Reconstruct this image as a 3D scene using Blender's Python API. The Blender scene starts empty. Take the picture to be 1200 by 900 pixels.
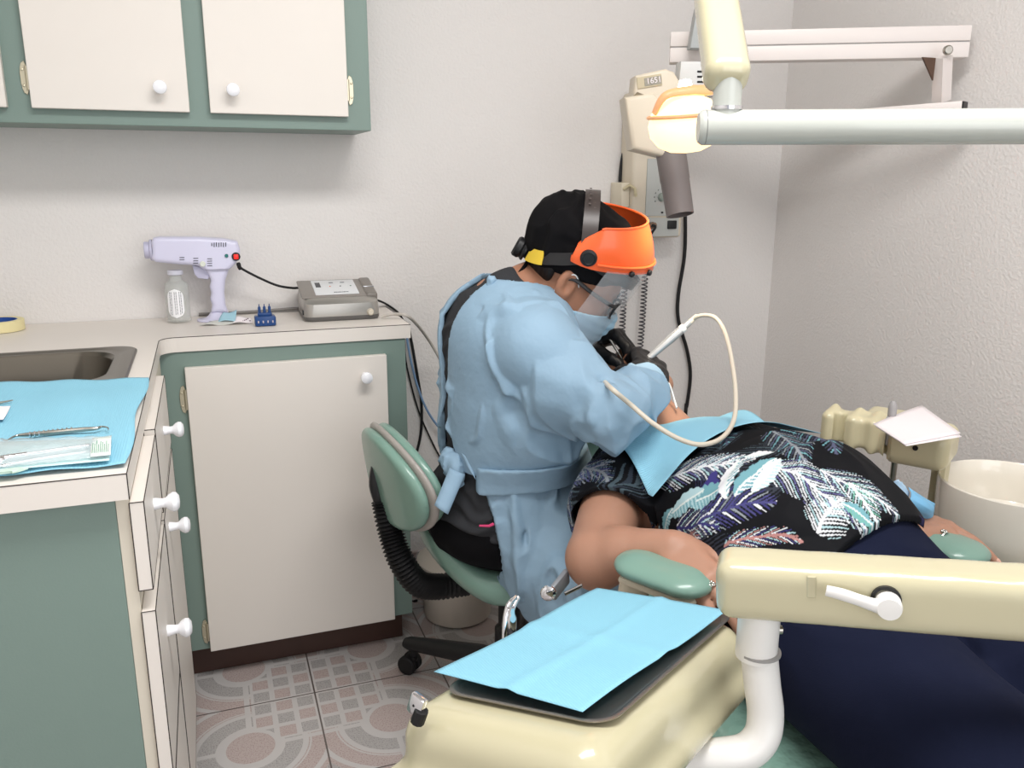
import bpy, bmesh, math, random
import numpy as np
from mathutils import Vector, Matrix
PI = math.pi
R = math.radians
sc = bpy.context.scene
COL = sc.collection
random.seed(7)

# ---------------------------------------------------------------- camera
F_PX, PITCH, YAW, ROLL, CAM_H = 973.0, .2453, .3515, .0051, 1.262
def ray(u, v):
    a, b = u-600, v-450
    c, s = math.cos(ROLL), math.sin(ROLL)
    x, y = c*a+s*b, -s*a+c*b
    fw = F_PX*math.cos(PITCH)-y*math.sin(PITCH)
    dn = y*math.cos(PITCH)+F_PX*math.sin(PITCH)
    return Vector((fw*math.sin(YAW)+x*math.cos(YAW), fw*math.cos(YAW)-x*math.sin(YAW), -dn))
def P(u, v, X=None, Y=None, Z=None, D=None):
    """a point of the room, measured off the photograph at a known plane"""
    d = ray(u, v)
    if X is not None: t = X/d.x
    elif Y is not None: t = Y/d.y
    elif Z is not None: t = (Z-CAM_H)/d.z
    else: t = D/(d.x*math.sin(YAW)+d.y*math.cos(YAW))
    return Vector((0, 0, CAM_H))+d*t
cam = bpy.data.cameras.new('camera')
co = bpy.data.objects.new('camera', cam); COL.objects.link(co)
cam.sensor_fit = 'HORIZONTAL'; cam.sensor_width = 36.0; cam.lens = 36.0*F_PX/1200.0
cam.clip_start = .02
fwd = ray(600, 450).normalized()
right = (ray(700, 450)-ray(500, 450)).normalized()
up = right.cross(fwd).normalized()
M = Matrix((right, up, -fwd)).transposed().to_4x4(); M.translation = (0, 0, CAM_H)
co.matrix_world = M
sc.camera = co

# ---------------------------------------------------------------- objects
def tag(o, label=None, cat=None, group=None, kind=None):
    if label: o['label'] = label
    if cat: o['category'] = cat
    if group: o['group'] = group
    if kind: o['kind'] = kind
    return o
def thing(name, label, cat, loc=(0, 0, 0), group=None):
    o = bpy.data.objects.new(name, None); COL.objects.link(o)
    o.location = loc; o.empty_display_size = .05
    return tag(o, label, cat, group)
def finish(name, me, mat, parent=None, smooth=True, auto=35):
    o = bpy.data.objects.new(name, me); COL.objects.link(o)
    if mat: me.materials.append(mat)
    if smooth:
        me.shade_smooth()
        if auto: me.set_sharp_from_angle(angle=R(auto))
    if parent:
        o.parent = parent
        w = Vector(parent.location); q = parent
        while q.parent: q = q.parent; w += Vector(q.location)
        me.transform(Matrix.Translation(-w))
    return o
def obj(name, bm, mat, parent=None, smooth=True, auto=35):
    me = bpy.data.meshes.new(name)
    bmesh.ops.recalc_face_normals(bm, faces=bm.faces)
    bm.to_mesh(me); bm.free()
    return finish(name, me, mat, parent, smooth, auto)
def single(name, bm, mat, label, cat, group=None, **k):
    return tag(obj(name, bm, mat, **k), label, cat, group)
def struct(name, bm, mat, **k):
    return tag(obj(name, bm, mat, **k), kind='structure')
def copy_tree(o, parent=None):
    c = o.copy(); COL.objects.link(c); c.parent = parent
    for ch in list(o.children): copy_tree(ch, c)
    return c
def rot(rx=0, ry=0, rz=0):
    return Matrix.Rotation(rz, 3, 'Z') @ Matrix.Rotation(ry, 3, 'Y') @ Matrix.Rotation(rx, 3, 'X')
def align(z, x=None):
    """3x3 whose Z column is z"""
    z = Vector(z).normalized()
    x = Vector(x) if x is not None else (Vector((0, 0, 1)) if abs(z.z) < .9 else Vector((1, 0, 0)))
    y = z.cross(x).normalized(); x = y.cross(z).normalized()
    return Matrix((x, y, z)).transposed()

# ---------------------------------------------------------------- bmesh shapes
def B(): return bmesh.new()
def box(bm, c, s, bev=0, seg=2, m=None):
    """box of full size s centred on c, optional rotation m"""
    t = bmesh.ops.create_cube(bm, size=1)
    vs = t['verts']
    for v in vs: v.co = Vector((v.co.x*s[0], v.co.y*s[1], v.co.z*s[2]))
    if bev:
        es = list({e for v in vs for e in v.link_edges})
        r = bmesh.ops.bevel(bm, geom=es, offset=bev, segments=seg, profile=.5, affect='EDGES')
        vs = list({v for f in r['faces'] for v in f.verts} | {v for v in vs if v.is_valid})
    mm = (m.to_4x4() if m else Matrix.Identity(4)); mm.translation = Vector(c)
    bmesh.ops.transform(bm, matrix=mm, verts=vs)
    return bm
def box2(bm, lo, hi, bev=0, seg=2):
    lo, hi = Vector(lo), Vector(hi)
    return box(bm, (lo+hi)/2, hi-lo, bev, seg)
def lathe(bm, prof, n=24, at=(0, 0, 0), m=None, a0=0, a1=2*PI):
    """prof: list of (r, z); m orients the z axis"""
    full = abs(a1-a0-2*PI) < 1e-6
    k = n if full else n+1
    m = m or Matrix.Identity(3); at = Vector(at)
    rings = []
    for r, z in prof:
        if r < 1e-6: rings.append([bm.verts.new(m @ Vector((0, 0, z))+at)])
        else: rings.append([bm.verts.new(m @ Vector((r*math.cos(a0+(a1-a0)*i/n), r*math.sin(a0+(a1-a0)*i/n), z))+at) for i in range(k)])
    for a, b in zip(rings, rings[1:]):
        for i in range(n):
            j = (i+1) % k
            if len(a) == 1 and len(b) == 1: continue
            if len(a) == 1: bm.faces.new((a[0], b[j], b[i]))
            elif len(b) == 1: bm.faces.new((a[i], a[j], b[0]))
            else: bm.faces.new((a[i], a[j], b[j], b[i]))
    return bm
def smooth_path(pts, n=8, closed=False):
    pts = [Vector(p) for p in pts]; out = []; N = len(pts)
    rng = range(N if closed else N-1)
    for i in rng:
        g = (lambda k: pts[k % N]) if closed else (lambda k: pts[max(0, min(N-1, k))])
        p0, p1, p2, p3 = g(i-1), g(i), g(i+1), g(i+2)
        for k in range(n):
            t = k/n
            out.append(.5*((2*p1)+(p2-p0)*t+(2*p0-5*p1+4*p2-p3)*t*t+(3*p1-p0-3*p2+p3)*t**3))
    if not closed: out.append(pts[-1])
    return out
def tube(bm, pts, r, n=10, caps=True, closed=False, flat=None, up0=None):
    """tube along points; r a number or a list; flat=(a,b) scales the section"""
    pts = [Vector(p) for p in pts]; N = len(pts)
    rs = r if isinstance(r, (list, tuple)) else [r]*N
    if len(rs) != N:
        rs = [rs[min(len(rs)-1, int(i*(len(rs)-1)/(N-1)))]*(1-(i*(len(rs)-1)/(N-1)) % 1)+rs[min(len(rs)-1, int(i*(len(rs)-1)/(N-1))+1)]*((i*(len(rs)-1)/(N-1)) % 1) for i in range(N)]
    rings = []; prev = None
    for i in range(N):
        if closed: t = pts[(i+1) % N]-pts[i-1]
        else: t = pts[min(N-1, i+1)]-pts[max(0, i-1)]
        t.normalize()
        if prev is None:
            a = Vector(up0) if up0 is not None else (Vector((0, 0, 1)) if abs(t.z) < .9 else Vector((1, 0, 0)))
            x = (a-t*a.dot(t)).normalized()
        else: x = (prev-t*prev.dot(t)).normalized()
        prev = x; y = t.cross(x)
        fa, fb = flat or (1, 1)
        rings.append([bm.verts.new(pts[i]+(x*math.cos(2*PI*k/n)*fa+y*math.sin(2*PI*k/n)*fb)*rs[i]) for k in range(n)])
    for i in range(N if closed else N-1):
        a, b = rings[i], rings[(i+1) % N]
        for k in range(n): bm.faces.new((a[k], a[(k+1) % n], b[(k+1) % n], b[k]))
    if caps and not closed:
        bm.faces.new(rings[0][::-1]); bm.faces.new(rings[-1])
    return bm
def prism(bm, poly, d0, d1, m=None, at=(0, 0, 0), bev=0, seg=2):
    """polygon (x,y) extruded from z=d0 to z=d1, then turned by m and moved to at"""
    m = m or Matrix.Identity(3); at = Vector(at)
    lo = [bm.verts.new((x, y, d0)) for x, y in poly]; hi = [bm.verts.new((x, y, d1)) for x, y in poly]
    n = len(poly); fs = [bm.faces.new(lo[::-1]), bm.faces.new(hi)]
    for i in range(n): fs.append(bm.faces.new((lo[i], lo[(i+1) % n], hi[(i+1) % n], hi[i])))
    vs = lo+hi
    if bev:
        es = [e for f in fs[:2] for e in f.edges]
        r = bmesh.ops.bevel(bm, geom=es, offset=bev, segments=seg, profile=.5, affect='EDGES')
        vs = list({v for f in r['faces'] for v in f.verts} | {v for v in vs if v.is_valid})
    mm = m.to_4x4(); mm.translation = at
    bmesh.ops.transform(bm, matrix=mm, verts=vs)
    return bm
def rrect(w, h, r, n=5, cx=0, cy=0):
    out = []
    for sx, sy, a in ((1, 1, 0), (-1, 1, PI/2), (-1, -1, PI), (1, -1, 1.5*PI)):
        for i in range(n+1):
            t = a+PI/2*i/n
            out.append((cx+sx*(w/2-r)+r*math.cos(t), cy+sy*(h/2-r)+r*math.sin(t)))
    return out
def loft(bm, rings, cap0=True, cap1=True, closed=True):
    vr = [[bm.verts.new(p) for p in r] for r in rings]; n = len(vr[0])
    for a, b in zip(vr, vr[1:]):
        for i in range(n if closed else n-1): bm.faces.new((a[i], a[(i+1) % n], b[(i+1) % n], b[i]))
    if cap0: bm.faces.new(vr[0][::-1])
    if cap1: bm.faces.new(vr[-1])
    return bm
def sheet(bm, corners, nu, nv, fn=None, th=.0006):
    """thin bent sheet between four corners (a,b,c,d round the edge); fn(s,t)->offset vector"""
    a, b, c, d = [Vector(q) for q in corners]
    def grid(off):
        return [[bm.verts.new(a.lerp(b, i/nu).lerp(d.lerp(c, i/nu), j/nv)+(fn(i/nu, j/nv) if fn else Vector())+off) for j in range(nv+1)] for i in range(nu+1)]
    n = (b-a).cross(d-a).normalized()*th
    g, h = grid(Vector()), grid(n)
    for i in range(nu):
        for j in range(nv):
            bm.faces.new((g[i][j], g[i][j+1], g[i+1][j+1], g[i+1][j])); bm.faces.new((h[i][j], h[i+1][j], h[i+1][j+1], h[i][j+1]))
    for j in range(nv):
        for i, q in ((0, 0), (nu, 1)):
            bm.faces.new((g[i][j], g[i][j+1], h[i][j+1], h[i][j]))
    for i in range(nu):
        for j in (0, nv):
            bm.faces.new((g[i][j], g[i+1][j], h[i+1][j], h[i][j]))
    return bm
def ball(bm, c, r, m=None, u=16, v=10):
    t = bmesh.ops.create_uvsphere(bm, u_segments=u, v_segments=v, radius=1)
    r = r if isinstance(r, (tuple, list)) else (r, r, r)
    mm = (m.to_4x4() if m else Matrix.Identity(4)); mm.translation = Vector(c)
    bmesh.ops.transform(bm, matrix=mm @ Matrix.Diagonal((*r, 1)), verts=t['verts'])
    return bm
def text(name, s, size, mat, loc, m, parent=None, ext=.0002, align_x='CENTER'):
    cu = bpy.data.curves.new(name, 'FONT'); cu.body = s; cu.size = size; cu.extrude = ext
    cu.align_x = align_x; cu.align_y = 'CENTER'
    t = bpy.data.objects.new(name, cu); COL.objects.link(t)
    bpy.context.view_layer.update()
    me = bpy.data.meshes.new_from_object(t.evaluated_get(bpy.context.evaluated_depsgraph_get()))
    bpy.data.objects.remove(t); bpy.data.curves.remove(cu)
    mm = m.to_4x4(); mm.translation = Vector(loc); me.transform(mm)
    me.materials.clear()
    return finish(name, me, mat, parent, smooth=False)

def strap(bm, pts, outs, w, th, closed=False):
    """flat band: outs = outward direction at every point"""
    N = len(pts); rings = []
    for i in range(N):
        t = (pts[(i+1) % N]-pts[i-1]) if closed else (pts[min(N-1, i+1)]-pts[max(0, i-1)])
        t.normalize(); o = Vector(outs[i]); o = (o-t*o.dot(t)).normalized(); s = t.cross(o)
        rings.append([bm.verts.new(pts[i]+s*a*w/2+o*b*th/2) for a, b in ((-1, -1), (1, -1), (1, 1), (-1, 1))])
    for i in range(N if closed else N-1):
        a, b = rings[i], rings[(i+1) % N]
        for k in range(4): bm.faces.new((a[k], a[(k+1) % 4], b[(k+1) % 4], b[k]))
    if not closed: bm.faces.new(rings[0][::-1]); bm.faces.new(rings[-1])
    return bm

# ---------------------------------------------------------------- signed distance shapes
def V3(p): return np.array(p, np.float32)
def s_cap(a, b, ra, rb=None):
    a, b = V3(a), V3(b); rb = ra if rb is None else rb
    ab = b-a; L2 = float(ab@ab)+1e-12
    def f(p):
        t = np.clip((p-a)@ab/L2, 0, 1)
        return np.linalg.norm(p-a-t[:, None]*ab, axis=1)-(ra+(rb-ra)*t)
    return f
def s_chain(pts, rs, k=.0):
    fs = [s_cap(pts[i], pts[i+1], rs[i], rs[i+1]) for i in range(len(pts)-1)]
    return s_union(fs, k)
def s_ell(c, r, m=None):
    c, r = V3(c), V3(r); m = None if m is None else np.array(m, np.float32)
    def f(p):
        q = p-c
        if m is not None: q = q@m
        k0 = np.linalg.norm(q/r, axis=1); k1 = np.linalg.norm(q/(r*r), axis=1)+1e-9
        return k0*(k0-1)/k1
    return f
def s_box(c, half, rd=0, m=None):
    c, h = V3(c), V3(half)-rd; m = None if m is None else np.array(m, np.float32)
    def f(p):
        q = p-c
        if m is not None: q = q@m
        q = np.abs(q)-h
        return np.linalg.norm(np.maximum(q, 0), axis=1)+np.minimum(q.max(1), 0)-rd
    return f
def smin(a, b, k):
    if k <= 0: return np.minimum(a, b)
    h = np.maximum(k-np.abs(a-b), 0)/k
    return np.minimum(a, b)-h*h*k*.25
def s_union(fs, k=0):
    def f(p):
        d = fs[0](p)
        for g in fs[1:]: d = smin(d, g(p), k)
        return d
    return f
def s_sub(f, g, k=0):
    return lambda p: -smin(-f(p), g(p), k)
def s_int(f, g, k=0):
    return lambda p: -smin(-f(p), -g(p), k)
def s_plane(pt, n):
    pt, n = V3(pt), V3(n)/np.linalg.norm(n)
    return lambda p: (p-pt)@n          # negative behind the normal
def s_grow(f, a): return lambda p: f(p)-a
def _hash(i, j, k, seed):
    n = (i*73856093 ^ j*19349663 ^ k*83492791 ^ (seed*2654435761 & 0x7fffffff)) & 0x7fffffff
    n = (n ^ (n >> 13))*1274126177 & 0x7fffffff
    return ((n ^ (n >> 16)) & 0xffff).astype(np.float32)/32767.5-1
def noise(p, s, seed=0):
    """value noise, s = size of a feature (number or xyz)"""
    q = p/np.array(s, np.float32); i = np.floor(q).astype(np.int64); f = (q-i).astype(np.float32)
    f = f*f*(3-2*f); r = 0
    for a in (0, 1):
        for b in (0, 1):
            for c in (0, 1):
                w = (f[:, 0] if a else 1-f[:, 0])*(f[:, 1] if b else 1-f[:, 1])*(f[:, 2] if c else 1-f[:, 2])
                r = r+w*_hash(i[:, 0]+a, i[:, 1]+b, i[:, 2]+c, seed)
    return r
def ridges(p, s, seed, amp):
    """cloth wrinkles: sharp ridges of a warped noise"""
    w = p+.35*np.mean(s)*np.stack([noise(p, np.mean(s), seed+k) for k in (11, 12, 13)], 1)
    n = noise(w, s, seed)
    return amp*(1-2*np.minimum(np.abs(n)*2.2, 1))
def creases(lines):
    """lines: (a, b, width, depth): raised (+) or sunken (-) folds"""
    L = [(V3(a), V3(b), w, d) for a, b, w, d in lines]
    def f(p):
        o = np.zeros(len(p), np.float32)
        for a, b, w, d in L:
            ab = b-a; t = np.clip((p-a)@ab/float(ab@ab), 0, 1)
            r = np.linalg.norm(p-a-t[:, None]*ab, axis=1)
            o += d*np.exp(-(r/w)**2)*np.minimum(1, 4*t*(1-t)+.25)
        return o
    return f
def sdf_mesh(f, lo, hi, h, relax=2):
    """surface nets of f over a box, only where the surface is near"""
    lo, hi = np.array(lo, np.float32), np.array(hi, np.float32)
    Bk = 8
    nb = np.ceil((hi-lo)/(h*Bk)).astype(int); n = nb*Bk
    ce = [lo[a]+h*(np.arange(nb[a])*Bk+(Bk-1)/2) for a in range(3)]
    C = np.stack(np.meshgrid(*ce, indexing='ij'), -1).reshape(-1, 3).astype(np.float32)
    dc = f(C)
    V = np.repeat(np.repeat(np.repeat(np.where(dc < 0, -1, 1).astype(np.float32).reshape(nb), Bk, 0), Bk, 1), Bk, 2)
    act = np.nonzero(np.abs(dc) < h*Bk*.87*1.6+.012)[0]
    o3 = np.stack(np.meshgrid(*[np.arange(Bk)]*3, indexing='ij'), -1).reshape(-1, 3)
    for s in range(0, len(act), 2000):
        ids = act[s:s+2000]
        bi = np.stack(np.unravel_index(ids, nb), 1)
        I = (bi[:, None, :]*Bk+o3[None]).reshape(-1, 3)
        V[I[:, 0], I[:, 1], I[:, 2]] = f((lo+I*h).astype(np.float32))
    V[0], V[-1] = 1, 1; V[:, 0], V[:, -1] = 1, 1; V[:, :, 0], V[:, :, -1] = 1, 1
    S = V < 0
    c8 = [S[a:n[0]-1+a, b:n[1]-1+b, c:n[2]-1+c] for a in (0, 1) for b in (0, 1) for c in (0, 1)]
    cnt = sum(x.astype(np.int8) for x in c8)
    cells = np.argwhere((cnt > 0) & (cnt < 8))
    idx = -np.ones(np.array(n)-1, np.int32); idx[cells[:, 0], cells[:, 1], cells[:, 2]] = np.arange(len(cells))
    acc = np.zeros((len(cells), 3), np.float32); w = np.zeros(len(cells), np.float32)
    offs = [(a, b, c) for a in (0, 1) for b in (0, 1) for c in (0, 1)]
    for o in offs:
        for ax in range(3):
            if o[ax]: continue
            q = list(o); q[ax] = 1
            va = V[cells[:, 0]+o[0], cells[:, 1]+o[1], cells[:, 2]+o[2]]; vb = V[cells[:, 0]+q[0], cells[:, 1]+q[1], cells[:, 2]+q[2]]
            m = (va < 0) != (vb < 0)
            t = np.where(m, va/np.where(m, va-vb, 1), 0)
            pt = np.tile(np.array(o, np.float32), (len(cells), 1)); pt[:, ax] = t
            acc += pt*m[:, None]; w += m
    verts = lo+h*(cells+acc/w[:, None])
    quads = []
    for ax in range(3):
        u, v = (ax+1) % 3, (ax+2) % 3
        sl0 = [slice(1, n[k]-1) for k in range(3)]; sl1 = list(sl0)
        sl0[ax] = slice(0, n[ax]-1); sl1[ax] = slice(1, n[ax])
        a, b = S[tuple(sl0)], S[tuple(sl1)]
        for flip in (0, 1):
            e = np.argwhere(a & ~b if not flip else b & ~a)
            base = np.zeros(3, int); base[u] = base[v] = 1
            e = e+base
            def g(du, dv):
                k = e.copy(); k[:, u] -= du; k[:, v] -= dv
                return idx[k[:, 0], k[:, 1], k[:, 2]]
            q = np.stack([g(1, 1), g(0, 1), g(0, 0), g(1, 0)], 1)
            quads.append(q[:, ::-1] if flip else q)
    quads = np.concatenate(quads)
    quads = quads[(quads >= 0).all(1)]
    for _ in range(relax):
        s = np.zeros_like(verts); k = np.zeros(len(verts), np.float32)
        for i in range(4):
            a, b = quads[:, i], quads[:, (i+1) % 4]
            for ax in range(3):
                s[:, ax] += np.bincount(a, verts[b, ax], len(verts))+np.bincount(b, verts[a, ax], len(verts))
            k += np.bincount(a, minlength=len(verts))+np.bincount(b, minlength=len(verts))
        verts = verts*.5+.5*s/np.maximum(k, 1)[:, None]
    return verts.astype(np.float32), quads
def np_mesh(name, verts, quads, colors=None):
    me = bpy.data.meshes.new(name)
    me.vertices.add(len(verts)); me.vertices.foreach_set('co', verts.ravel())
    me.loops.add(quads.size); me.loops.foreach_set('vertex_index', quads.astype(np.int32).ravel())
    me.polygons.add(len(quads)); me.polygons.foreach_set('loop_start', np.arange(len(quads), dtype=np.int32)*4)
    me.update(calc_edges=True); me.validate()
    if colors is not None:
        at = me.color_attributes.new('pattern', 'FLOAT_COLOR', 'POINT')
        c = np.ones((len(verts), 4), np.float32); c[:, :3] = colors
        at.data.foreach_set('color', c.ravel())
    return me
def sdf_obj(name, f, lo, hi, h, mat, parent=None, relax=2, color=None, post=None):
    v, q = sdf_mesh(f, lo, hi, h, relax)
    if post is not None: v = post(v)
    return finish(name, np_mesh(name, v, q, color(v) if color else None), mat, parent, auto=0)

# ---------------------------------------------------------------- materials
def lin(c):
    return [((x/255)/12.92 if x/255 <= .04045 else ((x/255+.055)/1.055)**2.4) for x in c]
def mat(name, rgb, rough=.5, metal=0, bump=0, bscale=60, trans=0, alpha=1, coat=0, spec=.5, var=0, vscale=4, ior=1.45, sss=0, emit=None, estr=0, detail=3, bdist=.001, attr=None, wave=None, sheen=0):
    m = bpy.data.materials.new(name); m.use_nodes = True
    nt = m.node_tree; b = nt.nodes['Principled BSDF']; L = nt.links
    c = (*lin(rgb), 1)
    b.inputs['Base Color'].default_value = c
    b.inputs['Roughness'].default_value = rough; b.inputs['Metallic'].default_value = metal
    b.inputs['Specular IOR Level'].default_value = spec; b.inputs['IOR'].default_value = ior
    b.inputs['Transmission Weight'].default_value = trans; b.inputs['Alpha'].default_value = alpha
    b.inputs['Coat Weight'].default_value = coat; b.inputs['Coat Roughness'].default_value = .08
    b.inputs['Sheen Weight'].default_value = sheen
    if sss: b.inputs['Subsurface Weight'].default_value = sss; b.inputs['Subsurface Radius'].default_value = (.012, .005, .003); b.inputs['Subsurface Scale'].default_value = .6
    if emit: b.inputs['Emission Color'].default_value = (*lin(emit), 1); b.inputs['Emission Strength'].default_value = estr
    tc = nt.nodes.new('ShaderNodeTexCoord')
    if attr:
        a = nt.nodes.new('ShaderNodeAttribute'); a.attribute_name = attr; L.new(a.outputs['Color'], b.inputs['Base Color'])
    elif var:
        n = nt.nodes.new('ShaderNodeTexNoise'); n.inputs['Scale'].default_value = vscale; n.inputs['Detail'].default_value = 4
        mx = nt.nodes.new('ShaderNodeMix'); mx.data_type = 'RGBA'
        L.new(tc.outputs['Object'], n.inputs['Vector']); L.new(n.outputs['Fac'], mx.inputs[0])
        mx.inputs[6].default_value = (*[x*(1-var) for x in c[:3]], 1); mx.inputs[7].default_value = (*[min(1, x*(1+var)) for x in c[:3]], 1)
        L.new(mx.outputs[2], b.inputs['Base Color'])
    if bump or wave:
        bp = nt.nodes.new('ShaderNodeBump'); bp.inputs['Distance'].default_value = bdist
        if wave:
            n = nt.nodes.new('ShaderNodeTexWave'); n.inputs['Scale'].default_value = wave[0]; n.bands_direction = wave[1]; bp.inputs['Strength'].default_value = wave[2]
        else:
            n = nt.nodes.new('ShaderNodeTexNoise'); n.inputs['Scale'].default_value = bscale; n.inputs['Detail'].default_value = detail; bp.inputs['Strength'].default_value = bump
        L.new(tc.outputs['Object'], n.inputs['Vector'])
        L.new(n.outputs['Fac'], bp.inputs['Height']); L.new(bp.outputs['Normal'], b.inputs['Normal'])
    return m
# ================================================================ materials
M_wall = mat('wall_plaster', (226, 222, 219), .85, bump=.5, bscale=125, detail=2.5, bdist=.004, spec=.25)
M_ceil = mat('ceiling_paint', (232, 230, 226), .9, bump=.3, bscale=80)
M_green = mat('green_laminate', (121, 140, 132), .42, bump=.12, bscale=300, var=.03)
M_lam = mat('white_laminate', (226, 219, 211), .4, bump=.06, bscale=240, var=.02)
M_lamedge = mat('laminate_edge', (216, 208, 192), .5, var=.03)
M_seam = mat('dark_seam', (48, 40, 36), .7)
M_brown = mat('brown_toe_kick', (72, 48, 40), .45, var=.12, vscale=14)
M_porc = mat('white_porcelain', (240, 240, 244), .18, coat=.6)
M_hinge = mat('brass_hinge', (200, 192, 168), .32, metal=.8)
M_steel = mat('brushed_steel', (170, 166, 158), .28, metal=1, bump=.1, bscale=200)
M_chrome = mat('chrome', (225, 225, 228), .08, metal=1)
M_black = mat('black_plastic', (24, 24, 26), .42)
M_rubber = mat('black_rubber', (20, 20, 22), .6)
M_cream = mat('cream_enamel', (194, 187, 156), .22, coat=.7, var=.015)
M_ivory = mat('ivory_plastic', (221, 211, 190), .4)
M_white = mat('white_plastic', (232, 230, 226), .3, coat=.2)
M_vinyl = mat('green_vinyl', (120, 153, 140), .32, coat=.3, bump=.05, bscale=400)
M_bib = mat('blue_bib_paper', (136, 194, 216), .75, wave=(95, 'X', .25))
M_grey = mat('grey_plastic', (150, 148, 146), .45)
M_hose = mat('grey_hose', (188, 182, 174), .45)
M_hosepale = mat('beige_hose', (205, 196, 180), .4)
M_bluehose = mat('blue_hose', (120, 150, 185), .45)
M_paper = mat('white_paper', (240, 232, 234), .8)

def tile_material():
    m = bpy.data.materials.new('patterned_floor_tile'); m.use_nodes = True
    nt = m.node_tree; L = nt.links; b = nt.nodes['Principled BSDF']
    def N(op, a, c=None, d=None, clamp=False):
        n = nt.nodes.new('ShaderNodeMath'); n.operation = op; n.use_clamp = clamp
        for i, x in enumerate((a, c, d)):
            if x is None: continue
            if isinstance(x, (int, float)): n.inputs[i].default_value = x
            else: L.new(x, n.inputs[i])
        return n.outputs[0]
    g = nt.nodes.new('ShaderNodeNewGeometry'); s = nt.nodes.new('ShaderNodeSeparateXYZ'); L.new(g.outputs['Position'], s.inputs[0])
    T = .325
    a = N('DIVIDE', N('SUBTRACT', s.outputs['X'], .17), T); c = N('DIVIDE', N('SUBTRACT', N('ADD', s.outputs['Y'], s.outputs['Z']), 1.893), T)
    u = N('PINGPONG', a, 1.0); v = N('PINGPONG', c, 1.0)           # mirrored tiles: 0 is a grid corner, 1 a ring corner
    du, dv = N('SUBTRACT', u, .5), N('SUBTRACT', v, .5)
    r = N('SQRT', N('ADD', N('MULTIPLY', du, du), N('MULTIPLY', dv, dv)))
    def band(x, c0, w): return N('LESS_THAN', N('ABSOLUTE', N('SUBTRACT', x, c0)), w)
    rings = N('MAXIMUM', band(r, .20, .035), N('MAXIMUM', band(r, .375, .02), N('MAXIMUM', band(r, .545, .02), band(r, .41, .006))))
    ingrid = N('MULTIPLY', N('MULTIPLY', N('LESS_THAN', u, .47), N('LESS_THAN', v, .47)), N('GREATER_THAN', r, .2))
    gu = N('PINGPONG', N('SUBTRACT', u, .08), .0775); gv = N('PINGPONG', N('SUBTRACT', v, .08), .0775)
    gl = N('MAXIMUM', N('GREATER_THAN', gu, .058), N('GREATER_THAN', gv, .058))
    cross = N('MULTIPLY', N('MAXIMUM', band(u, .5, .02), band(v, .5, .02)), N('GREATER_THAN', r, .2))
    outer = N('MAXIMUM', N('MULTIPLY', rings, N('SUBTRACT', 1, ingrid)), N('MAXIMUM', N('MULTIPLY', gl, ingrid), cross))
    # pink and grey fields
    par = N('MODULO', N('ADD', N('FLOOR', N('DIVIDE', N('SUBTRACT', u, 0), .155)), N('FLOOR', N('DIVIDE', N('SUBTRACT', v, 0), .155))), 2)
    pinkr = N('MAXIMUM', N('LESS_THAN', r, .2), N('MULTIPLY', N('GREATER_THAN', r, .375), N('LESS_THAN', r, .6)))
    pink = N('ADD', N('MULTIPLY', par, ingrid), N('MULTIPLY', pinkr, N('SUBTRACT', 1, ingrid)))
    no = nt.nodes.new('ShaderNodeTexNoise'); no.inputs['Scale'].default_value = 330; no.inputs['Detail'].default_value = 1; L.new(g.outputs['Position'], no.inputs['Vector'])
    sp = N('MULTIPLY', N('SUBTRACT', no.outputs['Fac'], .5), 5.0, clamp=True)
    def mix(f, A, Bc):
        n = nt.nodes.new('ShaderNodeMix'); n.data_type = 'RGBA'; L.new(f, n.inputs[0])
        for k, x in ((6, A), (7, Bc)):
            if isinstance(x, tuple): n.inputs[k].default_value = (*lin(x), 1)
            else: L.new(x, n.inputs[k])
        return n.outputs[2]
    base = mix(pink, (176, 172, 170), (186, 172, 168))
    dark = mix(pink, (136, 132, 132), (158, 134, 130))
    col = mix(sp, base, dark)
    col = mix(outer, col, (196, 192, 190))
    grout = N('LESS_THAN', N('MINIMUM', N('MINIMUM', u, N('SUBTRACT', 1, u)), N('MINIMUM', v, N('SUBTRACT', 1, v))), .006)
    col = mix(grout, col, (98, 88, 84))
    L.new(col, b.inputs['Base Color']); b.inputs['Roughness'].default_value = .3
    bp = nt.nodes.new('ShaderNodeBump'); bp.inputs['Distance'].default_value = .001; bp.inputs['Strength'].default_value = .5
    L.new(N('ADD', N('MULTIPLY', grout, -1), N('MULTIPLY', outer, .3)), bp.inputs['Height']); L.new(bp.outputs['Normal'], b.inputs['Normal'])
    return m
M_tile = tile_material()

# ================================================================ room shell
WY, WX, WL, WF = 2.32, 1.776, -.74, -1.6      # back wall, right wall, left wall, behind the camera
CZ = 2.5
struct('floor', box2(B(), (WL-.1, WF, -.1), (WX+.1, WY+.1, 0)), M_tile, smooth=False)
struct('ceiling', box2(B(), (WL-.1, WF, CZ), (WX+.1, WY+.1, CZ+.1)), M_ceil, smooth=False)
struct('wall_back', box2(B(), (WL-.1, WY, 0), (WX+.1, WY+.1, CZ)), M_wall, smooth=False)
struct('wall_right', box2(B(), (WX, WF, 0), (WX+.1, WY, CZ)), M_wall, smooth=False)
struct('wall_left', box2(B(), (WL-.1, WF, 0), (WL, WY, CZ)), M_wall, smooth=False)
struct('baseboard_back', box2(B(), (.47, WY-.012, 0), (WX-.002, WY-.001, .14), .002), M_tile, smooth=False)

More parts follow.
